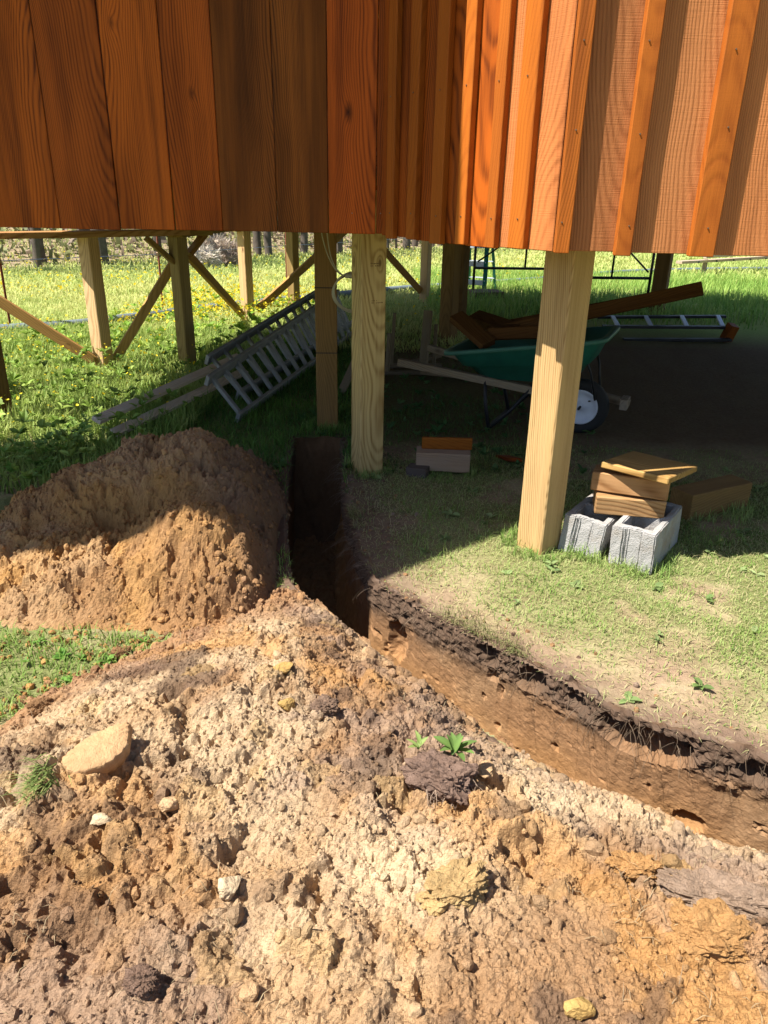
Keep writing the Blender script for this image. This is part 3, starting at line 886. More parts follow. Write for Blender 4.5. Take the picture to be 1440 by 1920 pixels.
# floor deck with joists under it
fl = [(-2.58, 3.70), (.0, 3.70), (.63, 2.84), (4.6, 2.76), (4.6, 12.7), (.9, 12.7), (-1.6, 11.2), (-2.55, 6.4)]
bm = bmesh.new()
lo = [bm.verts.new((x, y, 1.56)) for x, y in fl]; hi = [bm.verts.new((x, y, 1.60)) for x, y in fl]
bm.faces.new(lo[::-1]); bm.faces.new(hi)
for i in range(len(lo)):
    j = (i + 1) % len(lo); bm.faces.new((lo[i], lo[j], hi[j], hi[i]))
bmesh.ops.recalc_face_normals(bm, faces=bm.faces)
to_cabin(bm_obj('floor', bm, M['floor_under']))
for i, y in enumerate(np.arange(4.15, 12.4, .41)):
    x0 = np.interp(y, [3.8, 6.4, 11.2, 12.7], [-2.6, -2.5, -1.55, .9])
    cstick('joist', (x0 + .05, y, 1.46), (4.5, y, 1.46), .19, .04, M['floor_under'], roll=R(0), bevel=0)
# side walls (left and far sides, mostly hidden) close the box above the floor
for (p, q) in (((-2.62, 3.70), (-2.60, 6.4)), ((-2.60, 6.4), (-1.62, 11.25)), ((-1.62, 11.25), (.9, 12.75))):
    d = Vector((q[0] - p[0], q[1] - p[1], 0)); n_ = max(2, int(d.length / .28)); yw = math.atan2(d.y, d.x)
    for k_ in range(n_):
        a = Vector((*p, 0)) + d * ((k_ + .5) / n_)
        cbox('board', (d.length / n_ - .003, .022, 2.2), (a.x, a.y, 1.46 + 1.1), (0, 0, yw), M['stain'], bevel=0)

# posts: (x, y, yaw, size, material, colour, top)
bpy.context.view_layer.update()
def post(x, y, yaw, s=.14, mat='pine_old', color=(1, 1, 1), top=1.5, jitter=.0012, dz=.25):
    z0 = float(ground(x, y)) - dz
    return cbox('post', (s, s, top - z0), (x, y, (top + z0) / 2), (0, 0, yaw), M[mat], bevel=.006, color=color, cuts=10, jitter=jitter, seed=int(x * 100))
P1 = post(-.105, 4.10, R(24), .142, 'pine', (1.12, 1.12, 1.0), 1.5)
P2 = post(.715, 3.115, R(41), .142, 'pine', (1.08, 1.0, .95), 1.5)
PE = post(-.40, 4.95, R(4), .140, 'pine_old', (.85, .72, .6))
PA = post(-2.47, 6.48, R(-26), .122, 'pine', (1.3, 1.22, 1.35), 1.12)
PB = post(-1.80, 6.72, R(-34), .118, 'pine_old', (1.15, 1.2, 1.1), 1.5)
PC = post(-1.77, 9.65, R(-36), .122, 'pine', (1.3, 1.22, 1.3), 1.02)
PD = post(-1.30, 10.6, R(-36), .125, 'pine_old', (1.2, 1.2, 1.1), 1.5)
PF = post(.59, 12.5, R(-32), .13, 'pine', (1.3, 1.25, 1.4), 1.4)
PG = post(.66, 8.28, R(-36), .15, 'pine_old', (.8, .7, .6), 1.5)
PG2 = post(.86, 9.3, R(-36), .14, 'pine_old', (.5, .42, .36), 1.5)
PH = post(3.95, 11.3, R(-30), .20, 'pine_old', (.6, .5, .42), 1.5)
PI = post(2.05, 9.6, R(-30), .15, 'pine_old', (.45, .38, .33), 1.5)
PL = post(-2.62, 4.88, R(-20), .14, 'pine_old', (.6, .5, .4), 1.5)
post(4.3, 3.2, 0, .14, 'pine_old'); post(4.3, 7.5, 0, .14, 'pine_old')
# saw kerf bands on the near dark post
for zz in (.93, .52):
    k_ = box('kerf', (.1425, .1425, .006), (0, 0, zz - (1.5 - .25) / 2), (0, 0, 0), M['rubber'], PE, bevel=0)
# faded, unreadable ink marks on the pale post
M['ink'] = plain('faded_stamp_ink', (.20, .125, .06), .9, 0, .7, 90, 0, .1)
def stamp(parent, u0, w, rows):
    V_ = []; Fc = []
    for r_, (n, hh) in enumerate(rows):
        x = u0
        for k in range(n):
            ww = rnd.uniform(.002, .006); z = w - r_ * .011; h_ = hh * rnd.uniform(.6, 1)
            if rnd.random() < .85:
                b = len(V_); V_ += [(x, -.0718, z), (x + ww, -.0718, z), (x + ww, -.0718, z + h_), (x, -.0718, z + h_)]; Fc.append((b, b + 1, b + 2, b + 3))
            x += ww + rnd.uniform(.0008, .0025)
    me = bpy.data.meshes.new('stamp'); me.from_pydata(V_, [], Fc); me.materials.append(M['ink'])
    return link(bpy.data.objects.new('stamp', me), parent)
mid = (1.5 - .25 + float(ground(-.105, 4.10))) / 2
stamp(P1, -.02, 1.150 - mid, [(11, .008), (9, .006)]); stamp(P1, -.012, .965 - mid, [(6, .005), (11, .006)])

# girders, rim pieces, knee braces and V braces along the far side
def brace(p, q, w=.075, h=.04, mat='pine_old', color=(1, 1, 1), roll=R(90), name='brace'):
    return cstick(name, p, q, w, h, M[mat], color=color, roll=roll)
brace((-3.6, 5.1, 1.15), (-1.70, 6.65, 1.15), .15, .045, 'pine', (.9, .68, .55), R(0), 'girder')
brace((-2.7, 6.32, 1.125), (-1.55, 6.90, 1.14), .14, .045, 'pine_old', (1, .95, .7), 0, 'girder')
brace((-1.78, 6.62, 1.13), (-1.75, 9.75, 1.06), .12, .045, 'pine_old', (1, .9, .6), 0, 'girder')
brace((-1.9, 9.55, 1.035), (-1.0, 10.9, 1.04), .13, .045, 'pine_old', (1, .9, .6), 0, 'girder')
brace((-3.75, 6.2, 1.02), (-2.50, 6.44, .08), .085, .04, 'pine_old', (1.2, 1.0, .75))
brace((-2.40, 6.56, .08), (-1.84, 6.86, .95), .075, .04, 'pine_old', (1.5, 1.35, 1.1))
brace((-1.80, 7.0, .95), (-1.80, 9.50, .03), .09, .04, 'pine_old', (1.4, 1.1, .7))
brace((-1.66, 9.75, .08), (-.45, 11.4, 1.12), .10, .04, 'pine_old', (1.5, 1.3, 1.0))
brace((-.35, 11.5, .98), (.52, 12.45, .02), .10, .04, 'pine_old', (1.4, 1.05, .7))
brace((-2.02, 6.58, 1.10), (-1.84, 6.70, .90), .09, .04, 'pine_old', (.9, .8, .6), 0, 'knee_brace')
brace((-1.62, 6.95, 1.12), (-1.74, 6.84, .96), .09, .04, 'pine_old', (1, .75, .5), 0, 'knee_brace')
brace((-3.2, 5.45, 1.12), (-3.55, 5.4, .80), .14, .04, 'stain_batten', (.9, .8, .7), 0, 'knee_brace')

# ================================================================== THINGS UNDER AND ROUND THE CABIN
def gz(x, y): return float(ground(x, y))

# ---- wheelbarrow
WB = empty('wheelbarrow', (1.32, 4.94, gz(1.32, 4.94)), (0, 0, R(-24)))
tag(WB, 'green plastic wheelbarrow with wooden handles loaded with stained boards', 'wheelbarrow')
def rrect(cx, cy, hx, hy, r, z, n=5, tilt=0.0, x_ref=0.0):
    out = []
    for (sx, sy, a0) in ((1, 1, 0), (-1, 1, 90), (-1, -1, 180), (1, -1, 270)):
        for k in range(n):
            a = R(a0 + 90 * k / (n - 1))
            x = cx + sx * (hx - r) + r * math.cos(a); y = cy + sy * (hy - r) + r * math.sin(a)
            out.append((x, y, z + tilt * (x - x_ref)))
    return out
def loft(name, rings, mat, parent, smooth=True, cap0=False, cap1=False):
    n = len(rings[0]); V = [p for r_ in rings for p in r_]; Fc = []
    for i in range(len(rings) - 1):
        for k in range(n):
            j = (k + 1) % n
            Fc.append((i * n + k, i * n + j, (i + 1) * n + j, (i + 1) * n + k))
    if cap0: Fc.append(tuple(range(n))[::-1])
    if cap1: Fc.append(tuple(range((len(rings) - 1) * n, len(rings) * n)))
    me = bpy.data.meshes.new(name); me.from_pydata(V, [], Fc)
    for p in me.polygons: p.use_smooth = smooth
    me.materials.append(mat)
    return link(bpy.data.objects.new(name, me), parent)
tl = .17
outer = [rrect(-.36, 0, .27, .17, .09, .36, tilt=.03), rrect(-.365, 0, .31, .20, .10, .37, tilt=.04), rrect(-.37, 0, .40, .245, .10, .50, tilt=.10), rrect(-.375, 0, .425, .26, .10, .505, tilt=.11),
         rrect(-.38, 0, .50, .305, .10, .665, tilt=tl), rrect(-.38, 0, .53, .33, .11, .668, tilt=tl), rrect(-.38, 0, .53, .33, .11, .645, tilt=tl)]
tray = loft('tray', outer[:5], M['tray'], WB, cap0=True)
loft('tray_rim', [rrect(-.38, 0, .50, .305, .10, .640, tilt=tl), rrect(-.38, 0, .535, .335, .11, .642, tilt=tl), rrect(-.38, 0, .535, .335, .11, .668, tilt=tl), rrect(-.38, 0, .495, .30, .10, .668, tilt=tl), rrect(-.37, 0, .40, .24, .10, .50, tilt=.1), rrect(-.36, 0, .26, .16, .09, .37, tilt=.03)], M['tray_edge'], WB, cap1=True)
for s in (-1, 1):
    stick('handle', (-1.23, s * .29, .41), ((-.14, -.15, .275) if s < 0 else (.30, .085, .22)), .045, .05, M['grey_wood'], WB, color=(.9, .85, .75))
    lg = tube('leg', [(-.62, s * .22, .36), (-.60, s * .235, .18), (-.56, s * .25, .005)], .013, M['steel'], WB, 6)
    tube('leg_strap', [(-.30, s * .18, .33), (-.42, s * .215, .16), (-.56, s * .25, .01)], .011, M['steel'], WB, 6)
    tube('tray_brace', [(.10, s * .10, .26), (.06, s * .16, .45), (.02, s * .2, .56)], .008, M['steel'], WB, 6)
stick('cross_strut', (-.56, -.25, .03), (-.56, .25, .03), .03, .006, M['steel'], WB)
stick('nose_block', (.27, .02, .22), (.27, .16, .22), .05, .07, M['grey_wood'], WB)
wh = empty('wheel', (0, 0, .185)); wh.parent = WB
def lathe_y(name, prof, mat, parent, seg=40):
    V = []; Fc = []
    n = len(prof)
    for i in range(seg):
        a = 2 * math.pi * i / seg
        for (r_, y_) in prof: V.append((r_ * math.cos(a), y_, r_ * math.sin(a)))
    for i in range(seg):
        j = (i + 1) % seg
        for k in range(n - 1): Fc.append((i * n + k, j * n + k, j * n + k + 1, i * n + k + 1))
    me = bpy.data.meshes.new(name); me.from_pydata(V, [], Fc)
    for p in me.polygons: p.use_smooth = True
    me.materials.append(mat)
    return link(bpy.data.objects.new(name, me), parent)
lathe_y('tyre', [(.115, -.035), (.135, -.046), (.16, -.046), (.178, -.036), (.185, -.015), (.185, .015), (.178, .036), (.16, .046), (.135, .046), (.115, .035)], M['rubber'], wh)
lathe_y('rim', [(.0, -.030), (.022, -.030), (.024, -.020), (.07, -.014), (.095, -.022), (.108, -.038), (.118, -.038), (.116, .035), (.02, .03), (.0, .03)], M['rim'], wh)
tube('axle', [(0, -.09, 0), (0, .09, 0)], .009, M['steel'], wh, 8)
tube('valve', [(.05, -.028, .045), (.062, -.050, .052)], .005, M['rubber'], wh, 6)
wmat = WB.matrix_basis
def wb(x, y, z): return (Matrix.Translation(WB.location) @ Euler((0, 0, R(-24))).to_matrix().to_4x4()) @ Vector((x, y, z))
lum = [((-.70, .02, .60), (.62, .24, .97), .085, .035, (.42, .28, .22), 'long stained board sticking furthest out of the wheelbarrow front'),
       ((-.60, .14, .64), (.26, .28, .86), .09, .03, (.42, .28, .22), 'shorter stained board lying behind the long one in the wheelbarrow'),
       ((-.66, -.10, .62), (-.10, -.02, .68), .08, .03, (.42, .28, .22), 'narrow dark board low in the wheelbarrow along its near side'),
       ((-.92, -.02, .71), (-.62, -.19, .57), .11, .05, (.42, .28, .22), 'short stained offcut leaning over the back rim of the wheelbarrow'),
       ((-.86, .20, .68), (-.50, .02, .64), .12, .06, (.36, .25, .2), 'dark stained offcut behind the leaning one in the wheelbarrow')]
for i, (p, q, w, h_, c, lb) in enumerate(lum):
    o = stick('board_offcut', wb(*p), wb(*q), w, h_, M['pine_old'], None, roll=R(60 if i < 3 else 20), color=c)
    tag(o, lb, 'board', 'stained boards in the wheelbarrow')

# ---- concrete blocks
def block(loc, yaw, tilt, label):
    W_, L_, H_ = .19, .39, .19
    xs = [0, .030, .052, .066, .124, .138, .160, .19]
    ys = [-.018, -.007, 0, .03, .178, .208, .352, .384]
    def solid(i, j):
        x = (xs[i] + xs[i + 1]) / 2; y = (ys[j] + ys[j + 1]) / 2
        if j == 0: return x < .052 or x > .138
        if j == 1: return x < .066 or x > .124
        core_x = .030 < x < .16
        return not (core_x and (.03 < y < .178 or .208 < y < .352))
    bm = bmesh.new(); vs = {}
    def v(i, j, k):
        if (i, j, k) not in vs: vs[(i, j, k)] = bm.verts.new((xs[i] - W_ / 2, ys[j], k * H_))
        return vs[(i, j, k)]
    nx, ny = len(xs) - 1, len(ys) - 1
    for i in range(nx):
        for j in range(ny):
            if not solid(i, j): continue
            bm.faces.new((v(i, j, 1), v(i + 1, j, 1), v(i + 1, j + 1, 1), v(i, j + 1, 1)))
            bm.faces.new((v(i, j, 0), v(i, j + 1, 0), v(i + 1, j + 1, 0), v(i + 1, j, 0)))
            for di, dj, a, b in ((-1, 0, (i, j + 1), (i, j)), (1, 0, (i + 1, j), (i + 1, j + 1)), (0, -1, (i, j), (i + 1, j)), (0, 1, (i + 1, j + 1), (i, j + 1))):
                ii, jj = i + di, j + dj
                if ii < 0 or jj < 0 or ii >= nx or jj >= ny or not solid(ii, jj):
                    bm.faces.new((v(*a, 0), v(*b, 0), v(*b, 1), v(*a, 1)))
    bmesh.ops.recalc_face_normals(bm, faces=bm.faces)
    es = [e for e in bm.edges if len(e.link_faces) == 2 and e.calc_face_angle(0) > .6]
    bmesh.ops.bevel(bm, geom=es, offset=.005, segments=2, affect='EDGES')
    bmesh.ops.subdivide_edges(bm, edges=[e for e in bm.edges if e.calc_length() > .05], cuts=4, use_grid_fill=True)
    rr = random.Random(int(loc[0] * 1000))
    for q in bm.verts: q.co += Vector((rr.uniform(-1, 1), rr.uniform(-1, 1), rr.uniform(-1, 1))) * .0016
    o = bm_obj('concrete_block', bm, M['concrete'])
    o.location = loc; o.rotation_euler = (tilt[0], tilt[1], yaw)
    return tag(o, label, 'concrete block', 'concrete blocks beside the near post')
byaw = R(-36)
# the end face looks at the camera; the length runs back to the right
blA = block((.885, 3.05, -.015), R(-33), (R(-3), R(5)), 'grey concrete block tilted against its neighbour, nearest the pale post')
blB = block((1.085, 2.925, -.006), R(-35), (R(1), R(-1)), 'grey concrete block standing level on the right with an open core showing')

def offcut(name, size, loc, rot, mat, label, color=(1, 1, 1), grp=None, cat='wood block', jit=.0015, bevel=.004):
    o = box(name, size, loc, rot, M[mat], None, bevel=bevel, color=color, cuts=3, jitter=jit, seed=int(abs(loc[0]) * 999))
    return tag(o, label, cat, grp)
GS = 'wood offcuts stacked on the concrete blocks'
offcut('wood_block', (.135, .085, .30), (1.105, 3.13, .228), (R(90), R(4), R(-100 + 0)), 'pine', 'sawn timber offcut lying directly on the concrete blocks, lowest of the stack', (.80, .66, .62), GS)
offcut('wood_block', (.135, .085, .33), (1.105, 3.14, .318), (R(90), R(-3), R(-112)), 'pine', 'sawn timber offcut in the middle of the stack on the concrete blocks', (.82, .64, .60), GS)
offcut('square_board', (.31, .028, .31), (1.175, 3.14, .392), (R(-90 - 1), R(4), R(47)), 'pine', 'flat square of thick pine board topping the stack on the concrete blocks', (.85, .72, .52), GS, 'board')
offcut('timber_offcut', (.14, .14, .44), (1.69, 3.60, .07), (R(90), 0, R(-62)), 'pine_old', 'short weathered square timber lying on the ground behind the concrete blocks', (.85, .75, .65), None, 'timber')

GW = 'wood pieces lying in the grass beside the middle post'
offcut('wood_block', (.13, .11, .31), (.335, 4.10, .075), (R(90), R(0), R(86)), 'grey_wood', 'cracked grey timber block lying in the grass under a stained strip', (1.2, 1.02, .88), GW)
offcut('stained_strip', (.075, .02, .29), (.355, 4.11, .168), (R(90), R(78), R(88)), 'stain_batten', 'orange stained wood strip standing on edge on the grey timber block', (.75, .8, .9), GW, 'board')
offcut('dark_offcut', (.09, .07, .12), (.19, 4.03, .02), (R(90), 0, R(70)), 'grey_wood', 'small dark wood scrap half under the grey timber block', (.35, .33, .36), GW)
offcut('red_scrap', (.10, .02, .16), (.75, 4.30, .02), (R(80), R(8), R(20)), 'stain', 'flat reddish scrap of board in the grass left of the near post', (.7, .6, .6), GW, 'board')

# ---- sawhorse-like wooden frame lying in the shade
fr = empty('wooden_frame', (.30, 6.6, 0)); tag(fr, 'small upright frame of grey scrap lumber in the shade behind the middle post', 'wooden frame')
for (p, q, w, h_) in (((-.30, -.05, .0), (-.28, -.02, .36), .035, .03), ((.02, .0, .02), (.05, .05, .55), .075, .035), ((.12, .1, .02), (.13, .14, .42), .03, .03), ((-.26, .2, .0), (-.24, .2, .5), .03, .03)):
    stick('upright', p, q, w, h_, M['grey_wood'], fr, color=(.8, .75, .6))
for (p, q) in (((-.36, -.06, .02), (.22, .02, .02)), ((-.3, .2, .03), (.2, .25, .03)), ((-.1, .0, .10), (.18, .18, .14))):
    stick('rail', p, q, .06, .03, M['grey_wood'], fr, color=(.7, .65, .55))
o = stick('fallen_plank', (.30, 6.48, .05), (.92, 6.35, .03), .10, .03, M['grey_wood'], None, color=(.7, .62, .5)); tag(o, 'weathered plank lying on dark soil left of the wheelbarrow', 'plank')
# clutter behind the second post
o = stick('leaning_plank', (-.36, 5.8, .02), (-.16, 6.2, .42), .06, .03, M['grey_wood'], None, color=(.8, .72, .55)); tag(o, 'short pale plank leaning upright right of the dark post', 'plank')

# ---- extension ladder on its side, near end towards the camera
la = empty('extension_ladder', (-1.07, 5.03, 0)); tag(la, 'long aluminium extension ladder lying on its side in the shade', 'ladder')
def lad_section(lo0, lo1, up0, up1, n, w, mat):
    o0 = Vector(la.location)
    stick('side_rail', Vector(lo0) - o0, Vector(lo1) - o0, .028, .075, mat, la, roll=R(20))
    stick('side_rail', Vector(up0) - o0, Vector(up1) - o0, .028, .075, mat, la, roll=R(20))
    for k in range(n):
        f = (k + .35) / n
        p = Vector(lo0).lerp(Vector(lo1), f) - o0; q = Vector(up0).lerp(Vector(up1), f) - o0
        stick('rung', p, q, .034, .028, mat, la)
lad_section((-1.03, 5.0, .03), (-.38, 8.35, .04), (-1.245, 5.10, .265), (-.55, 8.40, .47), 15, .03, M['alu'])
lad_section((-1.13, 5.55, .05), (-.42, 9.0, .05), (-1.36, 5.62, .30), (-.62, 9.05, .52), 15, .03, M['alu'])
# long weathered rails lying from the mound up to the ladder
for (p, q, w, h_, lb) in (((-1.78, 4.42, .17), (-1.24, 6.25, .20), .065, .03, 'upper of two long weathered grey rails running from the mound to the ladder'), ((-1.68, 4.42, .09), (-1.18, 6.15, .10), .065, .03, 'lower of two long weathered grey rails running from the mound to the ladder')):
    o = stick('long_rail', p, q, w, h_, M['grey_wood'], None, roll=R(25), color=(2.4, 2.35, 2.3)); tag(o, lb, 'rail', 'long grey rails by the mound')

# ---- cable hanging from the floor beside the pale post
cb = empty('hanging_cable', (-.33, 4.55, 1.5)); tag(cb, 'tan electric cable hanging in a loose coil between the two middle posts', 'cable')
def rel(pts): return [tuple(Vector(p) - Vector((-.33, 4.55, 1.5))) for p in pts]
tube('cable_strand', smooth_path(rel([(-.40, 4.58, 1.5), (-.395, 4.58, 1.3), (-.36, 4.57, 1.16), (-.30, 4.55, 1.06), (-.22, 4.5, 1.03)]), 8), .0036, M['cable'], cb, 6)
tube('cable_strand', smooth_path(rel([(-.37, 4.57, 1.5), (-.36, 4.57, 1.28), (-.33, 4.56, 1.12), (-.26, 4.53, 1.04), (-.16, 4.48, 1.05)]), 8), .0036, M['cable'], cb, 6)
for k in range(5):
    pts = []
    for i in range(15):
        a = R(70 + 24.5 * i)
        pts.append((-.20 + (.115 + .008 * k) * math.cos(a) + .004 * k, 4.50 + .012 * k, .955 + (.105 + .006 * (k % 3)) * math.sin(a) - .004 * k))
    tube('cable_coil', smooth_path(rel(pts), 3), .0036, M['cable'], cb, 6)
tube('cable_tie', rel([(-.25, 4.49, 1.045), (-.13, 4.49, 1.04)]), .014, M['cable'], cb, 8)

# ---- black ladder lying by the bank
bl = empty('black_ladder', (2.6, 9.2, gz(2.6, 9.2))); tag(bl, 'black and silver ladder lying flat on dark soil right of the wheelbarrow', 'ladder')
for (p, q) in (((.0, .30, .14), (1.55, .22, .19)), ((-.1, -.35, .13), (1.35, -.42, .16)), ((.1, -.55, .02), (1.3, -.6, .05))):
    stick('side_rail', p, q, .09, .03, M['steel'], bl)
for f in (.12, .38, .66, .94):
    p = Vector((.0, .30, .15)).lerp(Vector((1.55, .22, .20)), f); q = Vector((-.1, -.35, .14)).lerp(Vector((1.35, -.42, .17)), f)
    stick('rung', p, q, .05, .02, M['white_step'], bl)
o = offcut('stained_block', (.10, .12, .22), (3.92, 8.72, .06), (R(15), R(10), R(10)), 'stain_batten', 'orange stained block beside the end of the black ladder', (.6, .55, .5))

# ---- green step ladder
sl = empty('step_ladder', (1.5, 13.8, gz(1.5, 13.8)), (0, 0, R(-20))); tag(sl, 'green fibreglass step ladder with pale treads standing behind the cabin', 'step ladder')
for s in (-1, 1):
    stick('front_rail', (s * .27, -.25, 0), (s * .18, .10, 1.6), .075, .03, M['fibre'], sl)
    stick('rear_rail', (s * .25, .75, 0), (s * .17, .14, 1.6), .05, .025, M['fibre'], sl)
for k in range(5):
    z = .25 + .30 * k; f = z / 1.6
    stick('tread', (-.27 + .09 * f, -.25 + .35 * f, z), (.27 - .09 * f, -.25 + .35 * f, z), .025, .085, M['white_step'], sl)
    stick('rear_bar', (-.25 + .08 * f, .75 - .61 * f, z), (.25 - .08 * f, .75 - .61 * f, z), .03, .02, M['white_step'], sl)
box('top_cap', (.42, .14, .05), (0, .11, 1.62), (0, 0, 0), M['fibre'], sl)

# ---- dark steel frames
def steel_frame(ox, oy, L, zbar, zt, label, diag):
    z0 = gz(ox, oy)
    f = empty('steel_frame', (ox, oy, z0)); tag(f, label, 'steel frame', 'dark steel frames behind the cabin')
    for x in (0, L): tube('upright', [(x, 0, 0), (x, 0, zt)], .022, M['steel'], f, 8)
    tube('bottom_bar', [(0, 0, zbar), (L, .02, zbar + .01)], .022, M['steel'], f, 8)
    tube('top_bar', [(0, 0, zt), (L, .02, zt)], .022, M['steel'], f, 8)
    tube('middle_upright', [(L * .58, .01, zbar), (L * .58, .01, zt)], .017, M['steel'], f, 8)
    a, b = diag
    tube('diagonal', [(a, .01, zbar + .10), (b, .01, zt)], .014, M['steel'], f, 8)
steel_frame(1.42, 13.0, 1.45, .52, 1.25, 'dark tube frame standing beside the green step ladder', (.05, .95))
steel_frame(2.62, 12.05, 1.42, .46, 1.25, 'dark tube frame standing between the near post and the far right post', (1.38, .6))
o = offcut('stacked_boards', (.5, .10, .45), (1.62, 12.9, gz(1.62, 12.9) + .12), (R(90), 0, R(12)), 'grey_wood', 'low pile of weathered scrap boards in front of the step ladder', (.7, .6, .5), None, 'board')

# ---- weathered rail on short posts at the right
rl = empty('timber_rail', (7.9, 21.0, gz(7.9, 21))); tag(rl, 'weathered grey timber rail with bolt holes on short posts in the field', 'rail')
stick('beam', (-.2, -.1, .34), (6.5, 4.6, .34), .19, .07, M['grey_wood'], rl, color=(1.6, 1.5, 1.4))
stick('beam', (.6, .25, .47), (6.5, 4.7, .50), .10, .07, M['grey_wood'], rl, color=(1.8, 1.7, 1.6))
for f in (.12, .55, .95): stick('post', (6.5 * f, 4.6 * f + .05, -.1), (6.5 * f, 4.6 * f + .05, .40), .10, .10, M['grey_wood'], rl, color=(1.1, 1.05, 1))
for f in (.06, .16, .26, .36, .46): tube('bolt', [(6.7 * f, 4.7 * f - .16, .34), (6.7 * f, 4.7 * f - .2, .34)], .025, M['steel'], rl, 8)

# ---- pipe through the field
pp = [(-4.6, 7.9), (-3.65, 8.55), (-3.2, 9.25), (-2.2, 10.95), (-1.5, 11.9), (.3, 14.3), (3.2, 17.4), (6.3, 21.0), (9.1, 23.2), (11.9, 24.4), (15, 25.5)]
pts = smooth_path([(x, y, gz(x, y) + .055) for x, y in pp], 10)
o = tube('drain_pipe', [tuple(p) for p in pts], .055, M['pipe'], None, 10); tag(o, 'long grey plastic drain pipe lying across the grass field', 'pipe')

# ---- fence: posts and wires
tps = [(-4.15, 8.3, 'leftmost dark steel fence post at the picture edge'), (-3.07, 10.4, 'rusty red steel fence post between the two left cabin posts'), (-1.94, 14.7, 'thin rusty steel fence post right of the hay'), (2.3, 30.0, 'thin far steel fence post seen right of the pale post')]
for (x, y, lb) in tps:
    z = gz(x, y)
    tp = empty('fence_post', (x, y, z)); tag(tp, lb, 'fence post', 'steel fence posts in the field')
    stick('stake', (0, 0, -.2), (.02, .01, 1.35), .03, .012, M['rust'], tp); stick('flange', (0, .012, -.2), (.02, .022, 1.35), .006, .025, M['rust'], tp)
    box('insulator', (.03, .04, .05), (.015, -.015, 1.22), (0, 0, 0), M['nail'], tp); box('insulator', (.03, .04, .05), (.01, -.015, .75), (0, 0, 0), M['nail'], tp)
for h_, lb in ((1.22, 'upper wire strung along the steel fence posts'), (.75, 'lower wire strung along the steel fence posts')):
    pts = [(x, y - .03, gz(x, y) + h_) for x, y in ((-6.5, 3.2), (-4.15, 8.3), (-3.07, 10.4), (-1.94, 14.7), (2.3, 30.0))]
    o = tube('fence_wire', pts, .004, M['wire'], None, 5); tag(o, lb, 'wire', 'fence wires')

# ---- hay
def lump(name, loc, sc, seed, label, col):
    P, Fc = rock_arrays(seed, 4, (1, 1, 1), .28)
    n = fbm(P[:, 0] * 3 + seed, P[:, 2] * 3 + P[:, 1] * 2, .22, 4, seed + 60) - .5
    P = P * (1 + .35 * n)[:, None] * np.array(sc)
    rs_ = np.random.RandomState(seed); k = rs_.randint(0, len(P), 2200)
    cb = np.array(col)[None] * rs_.uniform(.6, 1.3, (len(k), 1))
    nv_ = len(P); m = len(k)
    d = P[k] / np.linalg.norm(P[k], axis=1)[:, None] + rs_.normal(0, .7, (m, 3)); sd = rs_.normal(0, .012, (m, 3))
    V_ = np.stack([P[k] - sd, P[k] + sd, P[k] + d * rs_.uniform(.05, .13, (m, 1))], 1).reshape(-1, 3)
    F2 = np.arange(m * 3).reshape(-1, 3) + nv_
    cols_ = np.concatenate([np.repeat(np.array(col)[None] * .8, nv_, 0), np.repeat(cb, 3, 0)])
    o = mesh_np(name, np.concatenate([P, V_]), np.concatenate([Fc, F2]), M['leaf'], colors=np.clip(cols_, 0, 1)); o.location = loc
    return tag(o, label, 'hay bale', 'old hay bales by the wood')
lump('hay_bale', (-4.98, 20.8, gz(-4.98, 20.8) + .17), (.42, .36, .26), 3, 'low slumped grey hay bale on the left', (.72, .65, .56))
lump('hay_bale', (-4.70, 21.6, gz(-4.70, 21.6) + .30), (.38, .34, .38), 4, 'tall slumped brown hay bale standing behind the low one', (.66, .56, .46))
lump('hay_bale', (-4.32, 21.5, gz(-4.32, 21.5) + .20), (.32, .3, .30), 5, 'small dark heap of hay on the right of the tall bale', (.5, .4, .32))

# ---- rocks and clods on the heaps
def rock(name, px, py, sc, rz, tilt, seed, col, label, dz=0.0, sub=4, amp=.25, cat='stone', mat='stone_tan', blend=0.0):
    x, y = at_px(px, py)
    P, Fc = rock_arrays(seed, sub, (1, 1, 1), amp)
    if cat == 'clod':
        l1, _ = clods(P[:, 0] + 9 + P[:, 2] * .6, P[:, 1] + P[:, 2] * .8, .55, seed + 70); l2, _ = clods(P[:, 0] + P[:, 2] * .7, P[:, 1] - P[:, 2] * .5 + 5, .24, seed + 71)
        P = P * (.80 + .8 * l1 + .9 * l2)[:, None]
    else:                                                   # a few flat broken faces
        rs_ = np.random.RandomState(seed)
        for _ in range(7):
            nrm = rs_.normal(0, 1, 3); nrm /= np.linalg.norm(nrm); dd = P @ nrm; lim = rs_.uniform(.62, .85)
            P = P - np.clip(dd - lim, 0, None)[:, None] * nrm * .9
    n = fbm(P[:, 0] * 2.2 + seed, P[:, 1] * 2.2 + P[:, 2] * 1.4, .3, 4, seed + 40) - .5
    P = P * (1 + .20 * n + .10 * (hsh(np.round(P[:, 0] * 60), np.round(P[:, 1] * 60 + P[:, 2] * 37), 0, seed) - .5) * (cat == 'clod'))[:, None] * np.array(sc)
    cl = lerp(np.array(col), local_col(x, y, col), blend)
    c = np.clip(cl[None] * (.75 + .5 * fbm(P[:, 0], P[:, 1], .02, 3, seed + 9))[:, None], 0, 1)
    o = mesh_np(name, P, Fc, M[mat], colors=c, smooth=False)
    o.location = (x, y, surf_z(x, y) + dz); o.rotation_euler = (*tilt, rz)
    return tag(o, label, cat, 'stones and clods on the dirt')
